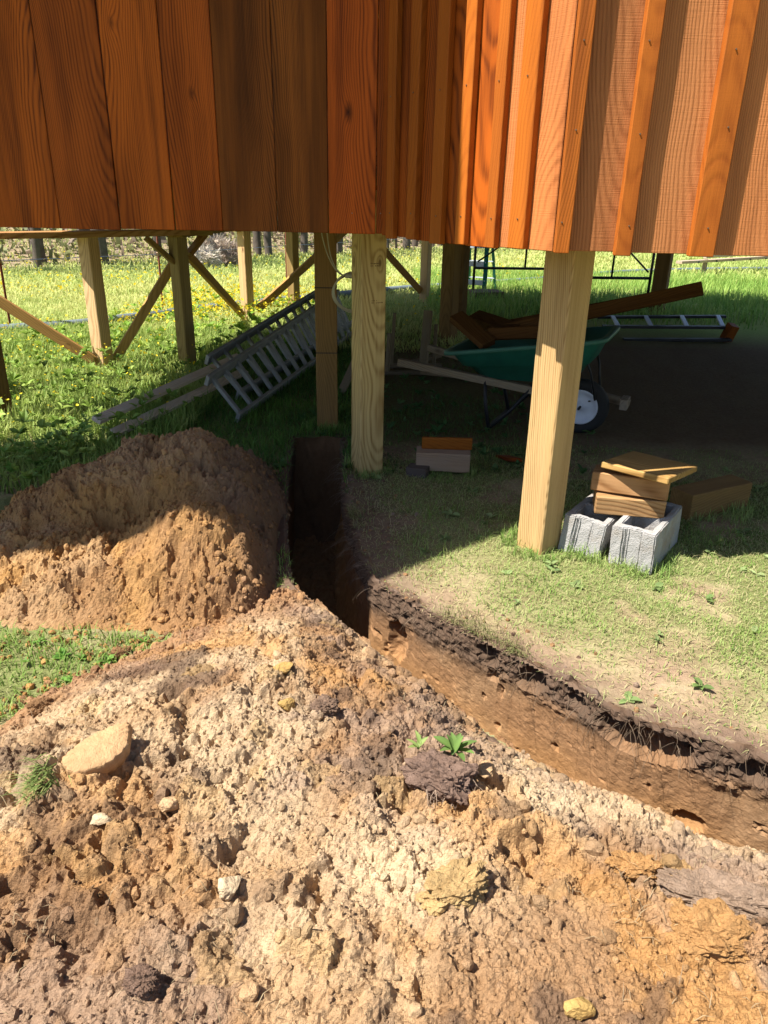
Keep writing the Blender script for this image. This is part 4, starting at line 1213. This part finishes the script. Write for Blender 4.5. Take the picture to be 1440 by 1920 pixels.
# big flat stone: own outline
ol = [(-.085, -.085), (-.03, -.10), (.03, -.075), (.085, -.02), (.105, .055), (.075, .125), (.05, .155), (.01, .13), (-.04, .085), (-.085, .015), (-.105, -.05)]
ol = [(p.x * .60, p.y * .64) for p in smooth_path([(a, b, 0) for a, b in ol + [ol[0]]], 6)][:-1]
rings = []
for z, k_ in ((-.03, .84), (-.016, .95), (.0, 1.0), (.010, .995), (.017, .975), (.021, .94), (.0225, .88), (.0235, .80), (.0245, .70), (.025, .60), (.0255, .50), (.026, .40), (.0262, .30), (.0265, .20), (.0266, .10), (.0266, .01)):
    rings.append([(x * k_ * (1 + .035 * math.sin(2.1 * i) * k_), y * k_ * (1 + .03 * math.cos(1.7 * i) * k_), z + .016 * (float(fbm(np.array([x * k_]), np.array([y * k_]), .06, 4, 650)[0]) - .5)) for i, (x, y) in enumerate(ol)])
Vv = np.array([p for r_ in rings for p in r_]); n_ = len(ol)
Ff = [(i * n_ + k_, i * n_ + (k_ + 1) % n_, (i + 1) * n_ + (k_ + 1) % n_, (i + 1) * n_ + k_) for i in range(len(rings) - 1) for k_ in range(n_)]
o = mesh_np('flat_stone', Vv, Ff, M['stone_tan'], smooth=False, colors=np.array([[.47, .30, .16]]) * (.85 + .3 * fbm(Vv[:, 0], Vv[:, 1], .05, 3, 651))[:, None])
fx, fy = at_px(183, 1436)
o.location = (fx, fy, surf_z(fx, fy) + .014); o.rotation_euler = (R(13), R(5), R(-14))
tag(o, 'large flat tan sandstone slab lying on the left of the foreground heap', 'stone')
FS = (fx, fy)
rock('stone', 530, 1256, (.036, .022, .014), R(10), (0, 0), 11, YEL * .85, 'flat yellow stone on the crest of the foreground heap', .008)
rock('stone', 540, 1330, (.026, .020, .016), R(30), (0, 0), 12, YEL * .8, 'orange yellow stone below the flat yellow one on the heap', .008)
rock('stone', 430, 1672, (.026, .024, .02), R(30), (0, 0), 13, SANDP * .85, 'pale cream pebble near the middle of the foreground heap', .010)
rock('stone', 325, 1525, (.030, .018, .014), R(40), (0, R(20)), 14, SAND, 'tan stone beside a dark hollow left of the heap centre', .010)
rock('stone', 1085, 1900, (.026, .022, .018), R(10), (0, 0), 15, YEL * .85, 'yellow ochre stone at the bottom edge right of centre', .010)
rock('stone', 912, 1462, (.026, .022, .022), R(60), (0, 0), 16, SAND * .95, 'round tan stone just right of the weed clump', .012)
rock('clod', 1190, 1632, (.050, .034, .030), R(0), (0, 0), 17, ORANGE * .95, 'orange clod of clay below the trench on the right', .004, 5, cat='clod', mat='soil', blend=.4)
rock('clod', 1330, 1765, (.085, .055, .045), R(-10), (0, 0), 18, ORANGE * .85, 'big brown clod at the right edge of the foreground', .004, 5, cat='clod', mat='soil', blend=.35)
rock('clod', 1405, 1785, (.036, .034, .034), R(20), (0, 0), 19, BROWN * 1.1, 'smaller brown clod right of the big brown clod', .008, 5, cat='clod', mat='soil', blend=.35)
rock('clod', 1345, 1690, (.13, .055, .040), R(-12), (0, R(6)), 20, GREYB * .9, 'broad grey slab of sod at the right side of the heap', .002, 5, cat='clod', mat='soil', blend=.3)
rock('clod', 610, 1335, (.036, .030, .03), R(0), (0, 0), 21, DARK * 1.4, 'dark clod with roots near the crest of the heap', .008, 5, cat='clod', mat='soil', blend=.2)
rock('clod', 855, 1660, (.075, .050, .035), R(25), (0, 0), 22, YEL * .85, 'yellowish clod in the centre of the foreground heap', .0, 5, cat='clod', mat='soil', blend=.4)
rock('clod', 228, 1230, (.036, .026, .022), R(25), (0, 0), 23, BROWN * .8, 'dark brown clod on the grass at the upper left foot of the heap', .010, 5, cat='clod', mat='soil')
rock('clod', 78, 1335, (.036, .026, .024), R(25), (0, 0), 24, BROWN * .8, 'brown clod on the grass above the flat slab', .012, 5, cat='clod', mat='soil')
rock('clod', 265, 1850, (.030, .022, .018), R(0), (0, 0), 25, DARK * 1.6, 'flat dark chip near the bottom left centre', .006, 5, cat='clod', mat='soil')
rock('stone', 190, 1545, (.026, .014, .012), R(0), (0, 0), 26, SANDP * .95, 'small whitish stone below the flat slab', .008)

# sod clod with the weed
SOD = rock('sod_clod', 825, 1475, (.085, .060, .050), R(-20), (0, R(4)), 31, np.array([.20, .135, .105]), 'dark clump of sod with roots carrying a green weed', .018, 5, amp=.2, cat='clod', mat='soil')
for k in range(26):
    a = rnd.uniform(-2.4, .3); r0 = .07
    x0 = SOD.location.x + r0 * math.cos(a); y0 = SOD.location.y + r0 * .8 * math.sin(a); z0 = SOD.location.z + rnd.uniform(-.01, .02)
    pts = [(x0, y0, z0)]
    for j in range(3):
        x0 += rnd.uniform(-.012, .018); y0 += rnd.uniform(-.02, .008); z0 += rnd.uniform(-.022, -.004)
        pts.append((x0, y0, z0))
    o = tube('root', [tuple(Vector(p) - Vector(SOD.location)) for p in pts], .0009, M['root'], None, 4)
    o.parent = SOD; o.matrix_parent_inverse = Euler(SOD.rotation_euler).to_matrix().to_4x4().inverted()

def leaf_arrays(L, W_, fold=.25, curl=.4, n=5):
    """leaf lying along +x, base at 0; returns verts, tris, with a folded midrib"""
    V = []; Fc = []
    for i in range(n + 1):
        t_ = i / n
        w = W_ * math.sin(math.pi * min(1, t_ * .92 + .04)) ** .8 * (1 - .25 * t_)
        x = L * t_ * math.cos(curl * t_ * .6); z = -L * curl * t_ * t_ * .5 + L * .25 * t_
        V += [(x, -w / 2, z + fold * w), (x, 0, z), (x, w / 2, z + fold * w)]
    for i in range(n):
        a = 3 * i
        for k in (0, 1):
            Fc.append((a + k, a + k + 1, a + 4 + k)); Fc.append((a + k, a + 4 + k, a + 3 + k))
    return np.array(V), np.array(Fc)
def weed(name, x, y, z, specs, label, col, cat='weed', group=None):
    e = empty(name, (x, y, z)); tag(e, label, cat, group)
    for (az, up, L, W_) in specs:
        V_, F2 = leaf_arrays(L, W_)
        c = np.clip(np.array(col) * rnd.uniform(.8, 1.25), 0, 1)
        cv = np.repeat(c[None], len(V_), 0); cv[1::3] *= 1.25
        o = mesh_np('leaf', V_, F2, M['leaf'], e, colors=cv)
        o.rotation_euler = (rnd.uniform(-.3, .3), -up, az)
        o.location = (rnd.uniform(-.008, .008), rnd.uniform(-.008, .008), rnd.uniform(0, .008))
    return e
weed('weed', SOD.location.x + .035, SOD.location.y + .045, SOD.location.z + .035, [(R(a), R(u), L * .8, w * .75) for a, u, L, w in ((10, 25, .085, .04), (-25, 10, .06, .032), (60, 35, .07, .034), (110, 40, .065, .03), (160, 20, .07, .03), (200, 10, .06, .03), (-70, 5, .05, .025), (30, 60, .06, .028), (135, 55, .06, .026))],
     'leafy bright green weed growing from the dark sod clump', (.12, .20, .05))
weed('weed', SOD.location.x - .05, SOD.location.y + .08, SOD.location.z + .015, [(R(a), R(u), .038, .014) for a, u in ((80, 30), (120, 40), (160, 25), (200, 10), (30, 35))], 'smaller pale weed just left of the leafy weed on the sod', (.20, .27, .08))

# ================================================================== GRASS, WEEDS, FLOWERS, WOOD
def blades(P, H_, Wd, az, lean, colb, colt):
    n = len(P)
    side = np.stack([-np.sin(az), np.cos(az), np.zeros(n)], 1); d = np.stack([np.cos(az), np.sin(az), np.zeros(n)], 1)
    up = np.array([0, 0, 1.0])
    m = P + d * (H_ * .45 * np.sin(lean * .6))[:, None] + up * (H_ * .55 * np.cos(lean * .6))[:, None]
    tip = m + d * (H_ * .55 * np.sin(lean * 1.3))[:, None] + up * (H_ * .5 * np.cos(np.minimum(lean * 1.3, 1.75)))[:, None]
    s = side * (Wd / 2)[:, None]
    V = np.stack([P - s, P + s, m - s * .8, m + s * .8, tip], 1).reshape(-1, 3)
    b = np.arange(n)[:, None] * 5
    Fc = np.concatenate([b + [0, 1, 3], b + [0, 3, 2], b + [2, 3, 4]], 0)
    C = np.stack([colb * .75, colb * .75, (colb + colt) / 2, (colb + colt) / 2, colt], 1).reshape(-1, 3)
    return V, Fc, C
class Bag:
    def __init__(s): s.V = []; s.F = []; s.C = []; s.n = 0
    def add(s, V, Fc, C):
        s.V.append(V); s.F.append(Fc + s.n); s.C.append(C); s.n += len(V)
    def build(s, name, mat, label, cat):
        o = mesh_np(name, np.concatenate(s.V), np.concatenate(s.F), mat, colors=np.clip(np.concatenate(s.C), 0, 1), smooth=False)
        return tag(o, label, cat, kind='stuff')
def surf_np(x, y):
    z = ground(x, y)
    near = (x > -2.4) & (x < 2.4) & (y > .2) & (y < 4.9)
    z = z + near * (.010 * (fbm(x, y, .05, 3, 21) - .5) + .016 * (fbm(x, y, .16, 3, 22) - .5))
    return z
def free(x, y, pad=.0):
    """True where turf is neither dug nor buried"""
    ok = ~inside(x, y, TR_POLY)
    h, i_, d_, u_ = near_h(x, y); ok &= ~(i_ & (u_ > .02 + pad))
    hf = far_h(x, y)[0]; ok &= ~((hf > -.015) & (x < -.3) & (y > 1.9) & (y < 4.6))
    return ok
def mixc(a, b, t): return np.array(a)[None] * (1 - t)[:, None] + np.array(b)[None] * t[:, None]
GREEN1 = (.14, .26, .045); GREEN2 = (.22, .31, .065); STRAW = (.50, .42, .24); PALEG = (.35, .42, .15); DEEP = (.045, .11, .022)

lawn = Bag()
def sow(n, x0, x1, y0, y1, dens, hlo, hhi, wid, lean, c0, c1, tipm=1.25, seed=0, chk=True):
    rs = np.random.RandomState(seed)
    x = rs.uniform(x0, x1, n); y = rs.uniform(y0, y1, n)
    k = rs.uniform(0, 1, n) < dens(x, y)
    x, y = x[k], y[k]
    if chk:
        k = free(x, y); x, y = x[k], y[k]
    m = len(x)
    H_ = rs.uniform(hlo, hhi, m) * (.6 + .8 * fbm(x, y, .25, 2, seed + 1))
    t = np.clip(fbm(x, y, .3, 3, seed + 2) * 1.2 - .1 + rs.normal(0, .22, m), 0, 1)
    cb = mixc(c0, c1, t)
    P = np.stack([x, y, surf_np(x, y) - .004], 1)
    return blades(P, H_, rs.uniform(wid * .6, wid * 1.3, m), rs.uniform(0, 6.283, m), np.clip(rs.normal(lean, .35, m), .05, 1.7), cb, cb * tipm)
# mown turf right of the trench: green tufts and dry clippings
dens_r = lambda x, y: np.clip(turf(x, y) * 1.0 + .05, 0, 1)
lawn.add(*sow(75000, -.4, 2.6, 1.2, 4.6, dens_r, .012, .036, .0032, .95, GREEN1, PALEG, 1.3, 901))
lawn.add(*sow(80000, -.4, 2.6, 1.2, 4.4, lambda x, y: .25 + .5 * turf(x, y), .02, .055, .0026, 1.55, STRAW, PALEG, 1.1, 902))
lawn.add(*sow(18000, -.3, 2.6, 1.3, 3.6, lambda x, y: sstep(.56, .68, fbm(x, y, .16, 3, 77)) * sstep(.15, .5, poly_dist(x, y, TR_R)), .025, .055, .0034, .8, (.14, .26, .04), (.33, .40, .13), 1.3, 907))
for q_, (bx, by, br) in enumerate(((-.105, 4.10, .16), (.715, 3.115, .17), (.90, 3.15, .2), (1.12, 3.0, .2), (1.69, 3.6, .22), (.335, 4.1, .2), (-.4, 4.95, .18))):
    lawn.add(*sow(2600, bx - br, bx + br, by - br, by + br, lambda x, y: .55 * (np.hypot(x - bx, y - by) < br) * sstep(.3, .6, fbm(x, y, .07, 2, 78)), .03, .08, .0034, .6, GREEN1, PALEG, 1.25, 970 + q_))
# left patch between the heaps
lawn.add(*sow(26000, -2.4, -.4, 1.2, 3.0, lambda x, y: .55 + .45 * fbm(x, y, .2, 3, 31), .025, .06, .0042, .7, (.13, .24, .04), (.30, .38, .11), 1.3, 903))
lawn.add(*sow(12000, -2.4, -.4, 1.2, 3.0, lambda x, y: .5 * fbm(x, y, .3, 3, 32), .03, .07, .003, 1.5, STRAW, PALEG, 1.1, 904))
# in the shade round the far posts
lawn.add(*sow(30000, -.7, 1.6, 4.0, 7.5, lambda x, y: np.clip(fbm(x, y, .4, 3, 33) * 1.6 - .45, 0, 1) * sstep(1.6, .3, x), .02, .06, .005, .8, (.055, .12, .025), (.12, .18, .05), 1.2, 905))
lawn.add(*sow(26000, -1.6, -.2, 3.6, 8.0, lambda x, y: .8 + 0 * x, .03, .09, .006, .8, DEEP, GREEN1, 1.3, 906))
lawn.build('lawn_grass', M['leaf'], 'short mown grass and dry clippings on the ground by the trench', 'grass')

field = Bag()
field.add(*sow(60000, -4.6, -1.3, 3.6, 8.6, lambda x, y: .55 + .45 * fbm(x, y, .4, 3, 34) - .5 * (y > 7.5) * (x > -1.6), .06, .17, .008, .6, (.15, .25, .045), (.36, .42, .12), 1.35, 911))
for i, (n, y0, y1, xs, hh, ww) in enumerate(((42000, 7.5, 12, (-7, 1.0), .13, .010), (42000, 12, 18, (-10, 5), .15, .016), (36000, 18, 30, (-14, 10), .17, .03), (14000, 28, 44, (-12, 16), .2, .05))):
    field.add(*sow(n, xs[0], xs[1], y0, y1, lambda x, y: .35 + .65 * fbm(x, y, 1.2, 3, 35), hh * .5, hh, ww, .8, (.30, .39, .10), (.56, .55, .22), 1.3, 915 + i, False))
field.add(*sow(46000, .6, 9, 9.5, 20, lambda x, y: sstep(9.5, 11.5, y) * (.35 + .65 * fbm(x, y, .8, 3, 36)), .10, .28, .014, .55, (.13, .27, .045), (.34, .44, .11), 1.35, 921, False))
field.add(*sow(14000, 9, 16, 12, 30, lambda x, y: .7 + 0 * x, .10, .24, .03, .7, (.22, .32, .07), (.42, .46, .16), 1.3, 922, False))
field.build('field_grass', M['leaf'], 'tall sunlit grass of the field behind the cabin', 'grass')

# broad leaves of ground weeds
wl = Bag()
LV = [leaf_arrays(1.0, w, .2, .5, 3) for w in (.45, .6, .75)]
def rosettes(n, x0, x1, y0, y1, dens, llo, lhi, c0, c1, zlo, zhi, seed, lv=(4, 8), upr=(.1, 1.0)):
    rs = np.random.RandomState(seed)
    x = rs.uniform(x0, x1, n); y = rs.uniform(y0, y1, n)
    k = (rs.uniform(0, 1, n) < dens(x, y)); x, y = x[k], y[k]
    k = free(x, y); x, y = x[k], y[k]; z = surf_np(x, y)
    for i in range(len(x)):
        L = rs.uniform(llo, lhi); zz = z[i] + rs.uniform(zlo, zhi)
        t = rs.uniform(); c = np.array(c0) * (1 - t) + np.array(c1) * t
        for _ in range(rs.randint(*lv)):
            V_, F2 = LV[rs.randint(3)]
            e = np.array((Matrix.Rotation(rs.uniform(0, 6.283), 3, 'Z') @ Matrix.Rotation(-rs.uniform(*upr), 3, 'Y') @ Matrix.Rotation(rs.uniform(-.5, .5), 3, 'X')))
            Q = (V_ * L * rs.uniform(.6, 1.2)) @ e.T + np.array([x[i], y[i], zz])
            wl.add(Q, F2, np.repeat((c * rs.uniform(.75, 1.3))[None], len(Q), 0))
rosettes(150, -.2, 2.4, 1.6, 4.3, lambda x, y: .15 + .85 * turf(x, y), .02, .055, (.15, .23, .07), (.30, .37, .16), 0, .008, 931, upr=(.05, .5))
rosettes(150, -2.3, -.5, 1.2, 2.9, lambda x, y: .9 + 0 * x, .02, .045, (.09, .22, .03), (.22, .34, .08), 0, .015, 932, upr=(.05, .7))
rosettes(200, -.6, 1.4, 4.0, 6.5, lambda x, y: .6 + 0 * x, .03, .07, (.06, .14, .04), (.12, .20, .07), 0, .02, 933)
rosettes(900, -3.6, -1.35, 3.3, 7.6, lambda x, y: .4 + .6 * fbm(x, y, .4, 3, 37), .03, .07, (.15, .26, .035), (.34, .44, .10), .02, .22, 934, (4, 9))
rosettes(60, -2.1, -1.75, 3.7, 4.5, lambda x, y: 1 + 0 * x, .03, .06, (.16, .30, .05), (.30, .42, .12), .03, .20, 935, (5, 9))
rosettes(500, -3.4, -1.0, 7.0, 12.0, lambda x, y: .3 + .5 * fbm(x, y, .6, 3, 38), .05, .10, (.16, .30, .03), (.36, .46, .08), .04, .18, 936, (3, 6))
wl.build('ground_weeds', M['leaf'], 'broad leaved ground weeds growing among the grass', 'weeds')

fl_ = Bag()
def flowers(n, x0, x1, y0, y1, dens, r0, z0, z1, seed, cols=((.80, .58, .02), (.85, .70, .05))):
    rs = np.random.RandomState(seed)
    x = rs.uniform(x0, x1, n); y = rs.uniform(y0, y1, n)
    k = rs.uniform(0, 1, n) < dens(x, y); x, y = x[k], y[k]
    k = free(x, y); x, y = x[k], y[k]; m = len(x)
    r = r0 * rs.uniform(.6, 1.3, m) * np.clip(y / 8, .8, 3); z = surf_np(x, y) + rs.uniform(z0, z1, m)
    tx = rs.normal(0, .5, m); ty = rs.normal(-.3, .5, m)
    ring = []
    for k_ in range(6):
        a = k_ * math.pi / 3; ra = r * (1 if k_ % 2 == 0 else .75)
        ring.append(np.stack([x + ra * math.cos(a), y + ra * math.sin(a), z + ra * (tx * math.cos(a) + ty * math.sin(a)) + .3 * r], 1))
    V = np.stack([np.stack([x, y, z], 1)] + ring, 1).reshape(-1, 3)
    b = np.arange(m)[:, None] * 7
    Fc = np.concatenate([b + [0, 1 + k_, 1 + (k_ + 1) % 6] for k_ in range(6)], 0)
    t = rs.uniform(0, 1, m); C = np.repeat(mixc(cols[0], cols[1], t), 7, 0)
    fl_.add(V, Fc, C)
flowers(1700, -4.6, -1.5, 4.4, 8, lambda x, y: np.clip(fbm(x, y, .6, 3, 39) * 2.2 - .7, 0, 1), .012, .12, .26, 941)
flowers(2600, -9, .8, 8, 16, lambda x, y: np.clip(fbm(x, y, 1.3, 3, 40) * 2.6 - 1.0, 0, 1), .012, .08, .24, 942)
flowers(2200, -3.0, -1.0, 8.2, 11.8, lambda x, y: np.clip(fbm(x, y, .6, 3, 43) * 2.2 - .5, 0, 1), .013, .14, .3, 945)
flowers(2600, -12, 6, 15, 34, lambda x, y: np.clip(fbm(x, y, 2.5, 3, 41) * 2.8 - 1.2, 0, 1), .009, .08, .22, 943)
fl_.build('wildflowers', M['flower'], 'small yellow wildflowers dotted over the field', 'flowers')

# grass tuft lying on the heap, roots hanging from the trench edge
tuft = Bag(); rs = np.random.RandomState(5)
n = 130
tx, ty = at_px(88, 1470)
x = rs.normal(tx, .014, n); y = rs.normal(ty, .03, n)
P = np.stack([x, y, np.array([surf_z(a, b) for a, b in zip(x, y)])], 1)
cb = mixc((.10, .17, .04), (.24, .28, .09), rs.uniform(0, 1, n))
tuft.add(*blades(P, rs.uniform(.04, .09, n), np.full(n, .003), rs.normal(R(235), .5, n), np.clip(rs.normal(1.2, .3, n), .2, 1.7), cb, cb * 1.2))
o = mesh_np('grass_tuft', np.concatenate(tuft.V), np.concatenate(tuft.F), M['leaf'], colors=np.concatenate(tuft.C), smooth=False)
tag(o, 'torn green grass tuft lying on the heap below the flat slab', 'grass tuft')
rb = Bag()
for i in range(520):
    k_ = rnd.randrange(40, NS - 40)
    if vnoise(np.array([sR[k_] / .2]), np.array([0.5]), 55)[0] < .35: continue
    o_ = rnd.uniform(-.06, .03); x0, y0 = Rr[k_] + nin[k_] * o_
    z0 = gz(x0, y0) + rnd.uniform(-.06, .012)
    pts = [Vector((x0, y0, z0))]
    dvec = Vector((nin[k_][0] + rnd.uniform(-.7, .7), nin[k_][1] + rnd.uniform(-.7, .7), rnd.uniform(-.3, .4)))
    L = rnd.uniform(.006, .022)
    for j in range(4):
        pts.append(pts[-1] + dvec * L); dvec += Vector((rnd.uniform(-.4, .4), rnd.uniform(-.4, .4), -.5))
    V_, F2 = tube_arrays(pts, [.0009, .0008, .0007, .0005, .0003], 3)
    F2 = np.array(F2); F2 = np.concatenate([F2[:, [0, 1, 2]], F2[:, [0, 2, 3]]])
    rb.add(np.array([v[:] for v in V_]), F2, np.repeat(np.array([[.26, .19, .13]]) * rnd.uniform(.6, 1.4), len(V_), 0))
rb.build('turf_roots', M['leaf'], 'fine pale roots hanging out of the trench edge', 'roots')
# grass overhanging the trench lip
lip = Bag(); rs = np.random.RandomState(8)
ks = rs.randint(60, NS - 30, 5200); off = -np.abs(rs.normal(.03, .04, len(ks)))
w = fbm(sR[ks], sR[ks] * 0, .22, 3, 57); kk = w + rs.normal(0, .06, len(ks)) > .56
ks, off = ks[kk], off[kk]
xy = Rr[ks] + nin[ks] * off[:, None]
P = np.stack([xy[:, 0], xy[:, 1], ground(xy[:, 0], xy[:, 1]) + .012], 1)
cb = mixc((.13, .17, .05), (.36, .31, .16), rs.uniform(0, 1, len(P)))
lip.add(*blades(P, rs.uniform(.03, .07, len(P)), np.full(len(P), .0026), np.arctan2(nin[ks][:, 1], nin[ks][:, 0]) + rs.normal(0, .9, len(P)), np.clip(rs.normal(1.1, .35, len(P)), .1, 1.7), cb, cb * 1.25))
lip.build('edge_grass', M['leaf'], 'dry grass drooping over the trench edge', 'grass')

# dry straw and root bits dropped on the heap
sb = Bag(); rs = np.random.RandomState(21)
x = rs.uniform(-1.1, 1.3, 2600); y = rs.uniform(.75, 2.5, 2600)
_, i_, d_, u_ = near_h(x, y); kk = i_ & (rs.uniform(0, 1, 2600) < sstep(.45, .62, fbm(x, y, .3, 3, 88)))
x, y = x[kk], y[kk]
P = np.stack([x, y, np.array([surf_z(a, b) for a, b in zip(x, y)]) + .003], 1)
cb = mixc((.30, .22, .14), (.50, .40, .24), rs.uniform(0, 1, len(P)))
sb.add(*blades(P, rs.uniform(.015, .05, len(P)), np.full(len(P), .0016), rs.uniform(0, 6.283, len(P)), np.clip(rs.normal(1.35, .25, len(P)), .5, 1.7), cb, cb))
sb.build('straw_bits', M['leaf'], 'bits of dry straw and root dropped on the heap', 'straw')

# ---- the wood: trunks one can count, undergrowth behind
def make_tree(name, hgt, r0, seed, lean):
    rr = random.Random(seed)
    root = empty(name)
    V = []; Fc = []
    def limb(pts, rad, sides):
        nonlocal V, Fc
        v, f = tube_arrays(pts, rad, sides); b = len(V)
        V += [tuple(p) for p in v]; Fc += [tuple(i + b for i in q) for q in f]
    pts = [(lean * t_ * hgt + .06 * math.sin(3 * t_ + seed), .05 * math.cos(4 * t_ + seed), t_ * hgt - .3) for t_ in (0, .04, .2, .4, .6, .8, 1.0)]
    limb(pts, [r0 * 1.35, r0, r0 * .85, r0 * .7, r0 * .5, r0 * .3, .03], 9)
    tips = []
    for k in range(9):
        f = rr.uniform(.30, .95); base = Vector(pts[0]).lerp(Vector(pts[-1]), f); a = rr.uniform(0, 6.283); L = hgt * rr.uniform(.12, .28)
        p1 = base + Vector((math.cos(a) * L * .5, math.sin(a) * L * .5, L * .3)); p2 = base + Vector((math.cos(a) * L, math.sin(a) * L, L * .75))
        limb([base, p1, p2], [r0 * .3, r0 * .2, .015], 5); tips += [p1, p2]
    me = bpy.data.meshes.new('trunk'); me.from_pydata(V, [], Fc); me.materials.append(M['bark'])
    for p in me.polygons: p.use_smooth = True
    link(bpy.data.objects.new('trunk', me), root)
    rs = np.random.RandomState(seed)
    n = 90
    c = np.array([tips[rs.randint(len(tips))][:] for _ in range(n)]) + rs.normal(0, hgt * .055, (n, 3))
    cb = mixc((.10, .17, .03), (.26, .33, .08), rs.uniform(0, 1, n))
    Vb, Fb, Cb = blades(c, rs.uniform(.15, .32, n), rs.uniform(.09, .2, n), rs.uniform(0, 6.28, n), rs.uniform(.3, 1.6, n), cb, cb)
    mesh_np('crown', Vb, Fb, M['leaf'], root, colors=Cb, smooth=False)
    return root
protos = [make_tree('woodland_tree', 11, .14, 1, .02), make_tree('woodland_tree', 9, .09, 2, -.03), make_tree('woodland_tree', 12, .19, 3, .0), make_tree('woodland_tree', 8, .06, 4, .05)]
spots = []
rs = np.random.RandomState(3)
pxs = [(-10.2, 1.8), (-9.7, .3), (-9.1, 2.6), (-8.6, .9), (-8.1, 1.7), (-7.6, .5), (-7.1, 2.9), (-6.7, 1.1), (-6.2, .4), (-5.8, 2.2), (-5.35, .9), (-4.9, 3.1), (-4.5, 1.3), (-4.1, .5), (-3.65, 2.1), (-3.2, .9), (-2.8, 3.0), (-2.4, 1.2), (-2.0, .4), (-1.55, 2.4), (-1.1, 1.0), (-.6, 2.8), (-.15, .6), (.3, 1.7), (.75, .8), (1.2, 2.6), (1.7, 1.2), (2.2, .5), (2.8, 2.2), (3.4, 1.0), (4.0, 2.6), (4.7, .9), (5.5, 2.0), (6.4, .8), (7.4, 2.4), (8.6, 1.2), (10, 2.0), (11.6, 1.1), (13.5, 2.2)]
kinds = ['slender', 'thin', 'stout', 'sapling-thin']
where = lambda i, n: ('leftmost' if i == 0 else 'rightmost' if i == n - 1 else '')
for i, (x, dy) in enumerate(pxs):
    k_ = int(rs.randint(4))
    y = float(np.clip(22 + 1.86 * (x + 6.5), 14, 44)) + dy * 1.2
    o = protos[k_] if not protos[k_].get('label') else copy_tree(protos[k_])
    o.location = (x, y, gz(x, y)); o.rotation_euler = (0, 0, rs.uniform(0, 6.28)); s_ = rs.uniform(.85, 1.2); o.scale = (s_, s_, rs.uniform(.9, 1.15))
    tag(o, 'bare dark trunk with thin green crown at the edge of the far wood', 'tree', 'trees along the edge of the wood')
ug = Bag()
for i, (n, lo_, hi_, hmax) in enumerate(((16000, 2.0, 14, 1.6), (12000, 12, 34, 4.0), (9000, 30, 60, 9.0))):
    rs = np.random.RandomState(60 + i)
    x = rs.uniform(-34, 34, n); e = np.clip(22 + 1.86 * (x + 6.5), 14, 44); y = e + rs.uniform(lo_, hi_, n) + 2 * fbm(x, x * 0, 2, 2, 66)
    z = ground(x, y) + hmax * rs.uniform(0, 1, n) ** 1.8 * (.4 + .9 * fbm(x, y, 3, 3, 67))
    cb = mixc((.17, .19, .08), (.38, .40, .19), np.clip(fbm(x, y, 3, 3, 68) + rs.normal(0, .2, n), 0, 1))
    br = rs.uniform(0, 1, n) < .35
    cb[br] = np.array([.28, .22, .17])
    sc = 1 + i * .8
    ug.add(*blades(np.stack([x, y, z], 1), rs.uniform(.2, .5, n) * sc, rs.uniform(.06, .2, n) * sc, rs.uniform(0, 6.28, n), rs.uniform(.1, 1.6, n), cb, cb * 1.1))
ug.build('undergrowth', M['leaf'], 'grey green undergrowth filling the far wood', 'undergrowth')
tb = Bag()
rs = np.random.RandomState(9)
for i in range(230):                                   # deeper trunks that read as one mass
    x = rs.uniform(-30, 30); y = float(np.clip(22 + 1.86 * (x + 6.5), 14, 44)) + rs.uniform(5, 40)
    z = gz(x, y); r_ = rs.uniform(.05, .15); hh = rs.uniform(7, 12); lx = rs.normal(0, .3)
    V_, F2 = tube_arrays([(x, y, z - .2), (x + lx * .5, y, z + hh * .5), (x + lx, y, z + hh)], [r_, r_ * .8, r_ * .3], 6)
    F2 = np.array(F2); F2 = np.concatenate([F2[:, [0, 1, 2]], F2[:, [0, 2, 3]]])
    tb.add(np.array([v[:] for v in V_]), F2, np.repeat(np.array([[.20, .17, .14]]) * rs.uniform(.5, 1.5), len(V_), 0))
tb.build('distant_trunks', M['bark'], 'mass of thin grey trunks deep in the wood', 'wood')
